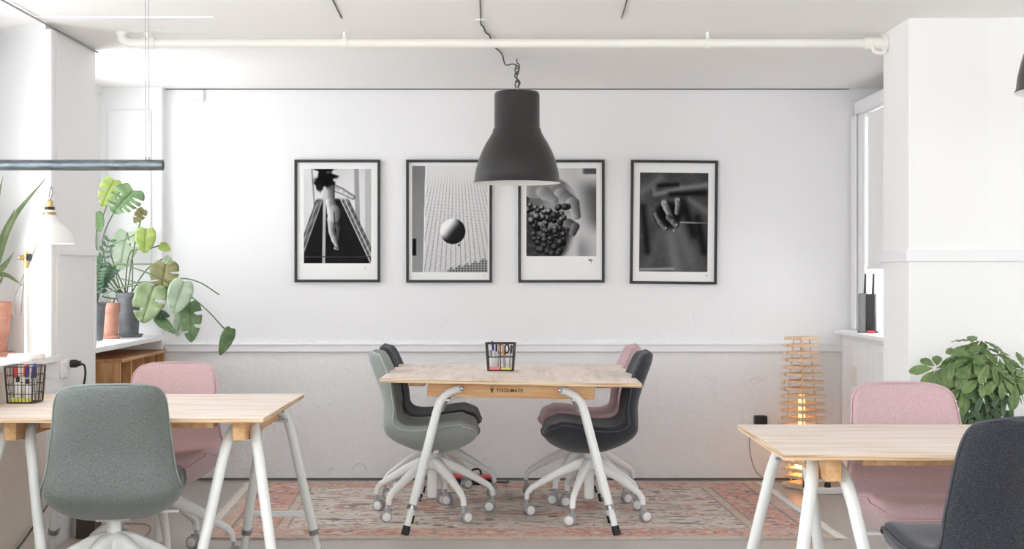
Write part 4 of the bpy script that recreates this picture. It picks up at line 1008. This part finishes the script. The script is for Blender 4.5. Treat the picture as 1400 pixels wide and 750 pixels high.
# umbrella tree at the right
ux, uy = (1336-VX)/(F/6.08), 6.08
um = empty('potted_umbrella_tree', (ux, uy, 0), 0, 'bushy green umbrella tree plant against the right pillar', 'plant')
build_pot(um, [(0, .004), (.12, .004), (.128, .012), (.155, .30), (.158, .32), (.15, .32), (.145, .29), (.143, .27)], M['whiteplastic'], None, .275, .145)
rng = random.Random(12); su = F/6.08
Up = lambda px, py, dy=0: Vector(((px-VX)/su-ux, dy, CAMZ-(py-VY)/su))
heads = [(1326, 470, -.02), (1345, 466, .03), (1300, 486, -.05), (1278, 502, -.03), (1318, 488, -.12), (1338, 490, -.14), (1360, 484, -.05), (1385, 500, -.04), (1372, 512, -.12), (1402, 505, .02), (1350, 510, -.16), (1325, 512, -.15), (1308, 520, -.10), (1390, 522, .06), (1298, 505, .05), (1340, 475, .12), (1365, 497, .12), (1315, 500, .12), (1330, 530, -.14), (1355, 532, -.12), (1310, 542, -.08), (1295, 532, .0), (1372, 540, -.05), (1335, 552, -.10), (1318, 560, -.06), (1355, 560, -.04), (1372, 562, .05), (1300, 556, .05), (1340, 540, .1), (1320, 575, -.02), (1365, 580, 0), (1345, 578, -.09)]
stm = MB(); fol = MB(); forks = [Vector((-.04, 0, .62)), Vector((.03, -.02, .68)), Vector((.0, .04, .75)), Vector((.05, .03, .60))]
for k, f in enumerate(forks): stm.tube(spline([(f.x*.4, f.y*.4, .27), (f.x*.9, f.y*.6, .45), f, f+Vector((f.x*.8, f.y*.4, .20))], 6), [.011]*7+[.009]*7+[.006]*5, 8)
for hi, (hx, hy, dy) in enumerate(heads):
    hp = Up(hx, hy, dy); f = min(forks, key=lambda q: (q+Vector((0, 0, .1))-hp).length); a = f+Vector((0, 0, .08 if hp.z > f.z else -.04))
    stm.tube(spline([a, (a+hp)/2+Vector((0, 0, .03)), hp], 5), .0028, 6)
    out = (hp-Vector((0, 0, .78))); out.z *= .5; out = out.normalized() if out.length > .01 else Vector((0, 0, 1))
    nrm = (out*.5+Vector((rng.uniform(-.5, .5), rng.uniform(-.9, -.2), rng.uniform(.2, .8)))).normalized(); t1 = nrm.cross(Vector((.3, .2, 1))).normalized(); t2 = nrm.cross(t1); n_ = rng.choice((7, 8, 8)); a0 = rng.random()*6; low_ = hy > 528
    for q in range(n_):
        w = a0+2*PI*q/n_; d = (t1*math.cos(w)+t2*math.sin(w))*.9 + Vector((0, 0, -.16)) - nrm*rng.uniform(-.1, .35); ln = rng.uniform(.07, .125)*(.8 if low_ else 1)
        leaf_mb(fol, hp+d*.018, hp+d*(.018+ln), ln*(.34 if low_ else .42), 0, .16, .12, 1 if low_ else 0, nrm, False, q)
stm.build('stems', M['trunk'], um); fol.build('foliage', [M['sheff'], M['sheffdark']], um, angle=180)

# ------------------------------------------------------------------ bookcase of open crates under the far sill
bk = empty('low_bookcase', (0, 0, 0), 0, 'low open wooden bookcase under the far window sill', 'bookcase')
X0, X1, ya, yb, zt2 = -2.44, -2.06, 7.84, 8.86, .80
bk.location = (X0, ya, 0); w_, d_ = X1-X0, yb-ya; e_ = .018
MB().box((0, 0, zt2-e_), (w_+.012, d_, zt2)).build('top_board', M['crate'], bk, bevel=.002)
MB().box((0, 0, 0), (w_, e_, zt2-e_)).build('end_panel', M['crate_end'], bk, bevel=.002)
MB().box((0, d_-e_, 0), (w_, d_, zt2-e_)).build('end_panel', M['crate_end'], bk, bevel=.002)
MB().box((0, e_, 0), (.010, d_-e_, zt2-e_)).build('back_panel', M['crate_end'], bk)
for k in (.25, .5, .75): MB().box((.01, d_*k-e_/2, .02), (w_-.004, d_*k+e_/2, zt2-e_)).build('divider', M['crate_end'], bk, bevel=.002)
for z in (.02, .40): MB().box((.01, e_, z), (w_-.002, d_-e_, z+e_)).build('shelf', M['crate'], bk, bevel=.002)

# ------------------------------------------------------------------ radiator cupboard on the right with router
cb = empty('white_cupboard', (2.06, 7.55, 0), 0, 'white grooved cupboard against the right wall, below the blind', 'cupboard')
MB().box((0, 0, .03), (.39, 1.36, .895)).box((.02, .02, 0), (.38, 1.34, .03)).build('body', M['trim'], cb, bevel=.003)
MB().box((-.055, -.02, .895), (.395, 1.362, .92)).build('top_board', M['trim'], cb, bevel=.004)
for y0, y1 in ((.02, .66), (.68, 1.33)):
    mb = MB().box((-.012, y0, .06), (0, y1, .87)); n = 22
    for i in range(n):
        y = y0+.02+(y1-y0-.04)*i/(n-1); mb.box((-.016, y-.007, .10), (-.011, y+.007, .83))
    dr = mb.build('door', M['trim'], cb, bevel=.0015, smooth=False)
    yh = y0+.28 if y0 > .5 else y0+.12
    MB().box((-.026, yh-.055, .61), (-.010, yh+.055, .72)).build('handle', mat('handle_cream', (226, 224, 212), .5), dr, bevel=.004)
ry = 8.45; sr = F/ry
rt = P(1186, 447, ry); root = empty('wifi_router', (rt.x, ry, .92), R(-12), 'black and grey upright router with two antennas on the white cupboard', 'router')
MB().prism([(-.050, -.07), (-.008, -.075), (-.008, .075), (-.050, .07)], 0, .225).build('grey_cover', M['greyplastic'], root, bevel=.008)
MB().prism([(-.012, -.078), (.042, -.07), (.050, -.04), (.050, .04), (.042, .07), (-.012, .078)], 0, .222).build('housing', M['black'], root, bevel=.006)
for x, y in ((-.012, .06), (.030, -.05)): MB().tube([(x, y, .16), (x, y, .235), (x+.003, y, .34)], [.009, .008, .0055], 10).build('antenna', M['black'], root)
MB().box((-.055, -.06, -.0), (.06, .06, .008)).build('foot', M['black'], root, bevel=.002)
o = MB().box((-.02, -.015, 0), (.02, .015, .014)).build('red_plug', M['red'], None, bevel=.004); o.location = P(1190, 446, 8.33); o.location.z = .9205
tag(o, 'small red plug lying at the foot of the router', 'plug')
mb = MB()
for k in range(3): mb.tube(spline([(2.23, 8.36+.03*k, .935), (2.27, 8.28, .975-.012*k), (2.33, 8.22, .955), (2.40, 8.24, .930)], 6), .003, 6)
tag(mb.build('router_cable', M['whiteplastic']), 'loose white cables behind the router on the cupboard', 'cable')
# roller blind
bl = empty('roller_blind', (2.145, 7.0, 0), 0, 'white roller blind half drawn over the far right window', 'blind')
MB().box((0, 0, 1.30), (.004, 1.64, 2.19)).build('blind_cloth', M['white'], bl); MB().box((-.008, -.005, 1.285), (.012, 1.645, 1.305)).build('bottom_bar', M['trim'], bl, bevel=.003)
MB().tube([(.02, -.01, 2.193), (.02, 1.65, 2.193)], .018, 14).build('roller', M['trim'], bl)

# ------------------------------------------------------------------ slatted wooden lamp by the back wall
ly = 8.62; sl = F/ly; lx = (1096-VX)/sl
root = empty('slatted_lamp', (lx, ly, 0), R(38), 'tall slatted wooden floor lamp glowing by the back wall', 'lamp')
zt3 = CAMZ-(459-VY)/sl
def half(z):   # half side of the square ring
    t = z/zt3; px = 20.5+9.0*math.sin(min(1, max(0, (1-t)/.68))*PI/2) if t > .32 else 29.5-6*(.32-t)/.32
    return px/sl/1.36
n = 21
for i in range(n):
    z = .025+(zt3-.037)*i/(n-1); a = half(z); th = .0088; b_ = .030
    mb = MB()
    mb.box((-a-.012, -a, z-th), (a+.012, -a+b_, z+th)).box((-a-.012, a-b_, z-th), (a+.012, a, z+th)).box((-a, -a+b_, z-th), (-a+b_, a-b_, z+th)).box((a-b_, -a+b_, z-th), (a, a-b_, z+th))
    mb.build('slat_ring', M['lampwood'], root, bevel=.0015, smooth=False)
for sx in (-1, 1):
    for sy in (-1, 1):
        pts = [Vector((sx*(half(z)-.030-.004), sy*(half(z)-.030-.004), z)) for z in [.004+(zt3-.012)*k/14 for k in range(15)]]
        MB().tube(pts, .0065, 4).build('upright', M['lampwood'], root, smooth=False)
MB().box((-.075, -.075, .002), (.075, .075, .018)).build('base_board', M['lampwood'], root, bevel=.002)
MB().lathe([(0, .018), (.022, .018), (.022, .075), (.014, .08), (0, .08)], 16).build('bulb_socket', M['whiteplastic'], root)
mb = MB().sphere((0, 0, .145), .042, 18); mb.build('bulb', M['bulbwarm'], root)
mb = MB().lathe([(0, .20), (.016, .20), (.020, .215), (.020, .53), (.016, .545), (0, .545)], 18); mb.build('light_tube', M['tubewarm'], root)
mb = MB().tube([(0, 0, .08), (0, 0, .21)], .006, 8); mb.build('bulb_stem', M['whiteplastic'], root)

# ------------------------------------------------------------------ sockets, cables, small floor things
def socket(x, y, z, axis, label):
    root = empty('wall_socket', (x, y, z), 0 if axis == 'y' else PI/2, label, 'socket')
    MB().box((-.04, -.014, -.04), (.04, .001, .04)).build('cover_plate', M['whiteplastic'], root, bevel=.005)
    mb = MB().lathe([(.020, -.0145), (.018, -.012), (0, -.012)], 20, 0, Matrix.Rotation(0, 4, 'X')); 
    mb2 = MB(); Rm = Matrix.Rotation(PI/2, 4, 'X'); mb2.lathe([(.024, .0143), (.021, .0165), (.018, .0143)], 20, 0, Rm); mb2.build('outlet_ring', M['whiteplastic'], root)
    return root
sp_ = P(1026, 574, BACK); socket(sp_.x, BACK, sp_.z, 'y', 'white wall socket low on the back wall behind the adapter')
ad = P(1040, 574, BACK-.05); root = empty('power_adapter', (ad.x, BACK-.0, ad.z), 0, 'black power adapter plugged low into the back wall beside the slatted lamp', 'adapter')
MB().box((-.038, -.075, -.028), (.038, -.012, .028)).build('adapter_body', M['black'], root, bevel=.008)
MB().box((-.012, -.016, -.01), (.012, .001, .01)).build('plug', M['black'], root, bevel=.003)
MB().tube(spline([(-.055, -.012, -.02), (-.062, -.012, -.12), (-.055, -.016, -.22), (-.02, -.03, -.32), (.06, -.06, -.365), (.20, -.12, -.367)], 8), .003, 7).build('lead', M['greycable'], root)
ps = P(1128, 660, 8.38); root = empty('power_strip', (ps.x+.01, 8.36, 0), R(4), 'white power strip on the floor beside the slatted lamp', 'power strip')
MB().box((-.14, -.028, .0), (.14, .028, .038)).build('strip_body', M['whiteplastic'], root, bevel=.008)
for k in range(3):
    MB().lathe([(.020, .0382), (.018, .0395), (.016, .0382)], 20, 0, Matrix.Translation((-.08+.075*k, 0, 0))).build('outlet_ring', M['whiteplastic'], root)
MB().box((.085, -.008, .038), (.105, .008, .046)).build('switch', M['red'], root, bevel=.002)
root = empty('black_plug', (ps.x+.01, 8.36, .0395), 0, 'black plug standing in the white power strip', 'plug')
MB().lathe([(0, 0), (.018, 0), (.019, .01), (.016, .03), (.008, .045), (0, .046)], 14).build('plug_body', M['black'], root)
MB().tube(spline([(0, 0, .044), (.0, 0, .075), (-.03, .01, .10), (-.08, .02, .085), (-.12, .05, .04), (-.13, .06, -.033)], 7), .0035, 7).build('lead', M['darkcable'], root)
# socket on the pier with black plug
sw = P(88, 505, 6.83); sy = 6.86
socket(XL, 6.84, 1.25-(505-VY)/(F/6.84), 'x', 'white socket plate on the left pier above the left table')
root = empty('black_plug', (XL+.014, 6.97, 1.25-(496-VY)/(F/6.97)), 0, 'black plug with hanging lead in the socket on the left pier', 'plug')
MB().box((-.016, -.10, -.022), (.002, -.02, .022)).build('outlet', M['whiteplastic'], root, bevel=.003)
MB().tube([(0, -.045, 0), (.034, -.045, 0)], .019, 14).box((.01, -.06, -.012), (.05, -.03, .014)).build('plug_body', M['black'], root, bevel=.004)
MB().tube(spline([(.045, -.045, .0), (.065, -.04, -.01), (.066, -.03, -.06), (.05, -.02, -.14), (.03, 0, -.3), (.02, 0, -.70)], 7), .005, 8).build('lead', M['black'], root)
# cables on floor by the left wall
tag(MB().tube(spline([(-2.055, 6.58, .22), (-2.045, 6.25, .13), (-2.04, 6.03, .085), (-2.03, 5.98, .055), (-2.01, 6.08, .03), (-1.96, 6.35, .006), (-1.90, 6.8, .006), (-2.0, 7.2, .006)], 8), .0045, 8).build('floor_cable', M['black']), 'black cable drooping from wall to floor under the left table', 'cable')
tag(MB().tube(spline([(-1.95, 6.0, .005), (-1.80, 6.35, .005), (-1.84, 6.75, .005), (-1.72, 6.95, .005), (-1.78, 7.3, .005), (-1.98, 7.35, .005)], 8), .003, 8).build('floor_cable', M['greycable']), 'thin grey cable lying on the floor under the left table', 'cable')
cbx = P(132, 700, 7.05); root = empty('floor_box', (-1.99, 7.0, 0), 0, 'small dark wooden box on the floor by the left pier', 'box')
MB().box((-.045, -.06, 0), (.045, .06, .11)).build('box_body', mat('dark_box', (66, 52, 42), .6), root, bevel=.004); MB().box((-.047, -.062, .11), (.047, .062, .122)).build('lid', mat('dark_lid', (54, 44, 36), .6), root, bevel=.003)
# red topped extension block under the middle table
eb = P(645, 658, 8.55); root = empty('extension_block', ((640-VX)/(F/8.7), 8.70, .011), R(-8), 'red topped black extension block on the rug under the middle table', 'power block')
MB().box((-.14, -.05, 0), (.14, .05, .035)).build('housing', M['black'], root, bevel=.01); MB().prism([(-.15, -.045), (.12, -.055), (.155, -.03), (.15, .05), (-.13, .05), (-.16, .0)], .034, .056).build('red_cover', mat('red_cover', (206, 92, 88), .5), root, bevel=.01)
MB().tube(spline([(.02, -.01, .056), (.03, -.01, .085), (.07, -.01, .088), (.08, -.01, .056)], 5), .006, 8).build('handle', M['black'], root)
MB().tube(spline([(.14, 0, .02), (.19, .01, .012), (.23, .06, .005), (.22, .14, .004)], 6), .005, 8).build('lead', M['black'], root)
# cable along the left ceiling corner
tag(MB().tube([(XL+.012, 2.0, H-.012), (XL+.012, 6.5, H-.012), (XL+.012, 7.40, H-.012)], .004, 8).build('corner_cable', M['greycable']), 'grey cable run along the left ceiling edge above the windows', 'cable')
# small bracket at top of back wall, clip in the far window niche
o = MB().box((-.03, -.02, -.06), (.03, .001, .0)).box((.026, -.021, -.075), (.031, .001, 0)).build('wall_bracket', M['trim'], None, bevel=.003); o.location = ((272-VX)/224, BACK, H-.01); tag(o, 'small white bracket high on the back wall near the window corner', 'bracket')
root = empty('wall_clip', (*P(165, 97, 8.84).xy, P(165, 97, 8.84).z), 0, 'small dark clip with red tab high in the far window niche', 'clip')
MB().box((-.012, -.012, -.03), (.010, .006, .012)).build('clip_body', M['ink'], root, bevel=.004); MB().box((.0, -.014, .008), (.016, .004, .022)).build('tab', M['red'], root, bevel=.002)

# ------------------------------------------------------------------ daylight
w = bpy.data.worlds.new('daylight'); sc.world = w; w.use_nodes = True
bg = w.node_tree.nodes['Background']; bg.inputs['Color'].default_value = (.94, .97, 1.0, 1); bg.inputs['Strength'].default_value = 8.3

# ------------------------------------------------------------------ camera
cam = bpy.data.cameras.new('camera'); co = bpy.data.objects.new('camera', cam); C.objects.link(co)
co.location = (0, 0, CAMZ); co.rotation_euler = (PI/2, 0, 0)
cam.sensor_width = 36; cam.lens = F*36/1400; cam.shift_x = 10/1400; cam.shift_y = 1/1400; cam.clip_end = 100
sc.camera = co
sc.view_settings.view_transform = 'Standard'; sc.view_settings.look = 'None'; sc.view_settings.gamma = 1; sc.view_settings.use_curve_mapping = False
sc.view_settings.exposure = 0.0
sc.cycles.use_denoising = True
sc.cycles.max_bounces = 12; sc.cycles.diffuse_bounces = 8; sc.cycles.transparent_max_bounces = 16
sc.cycles.sample_clamp_indirect = 8
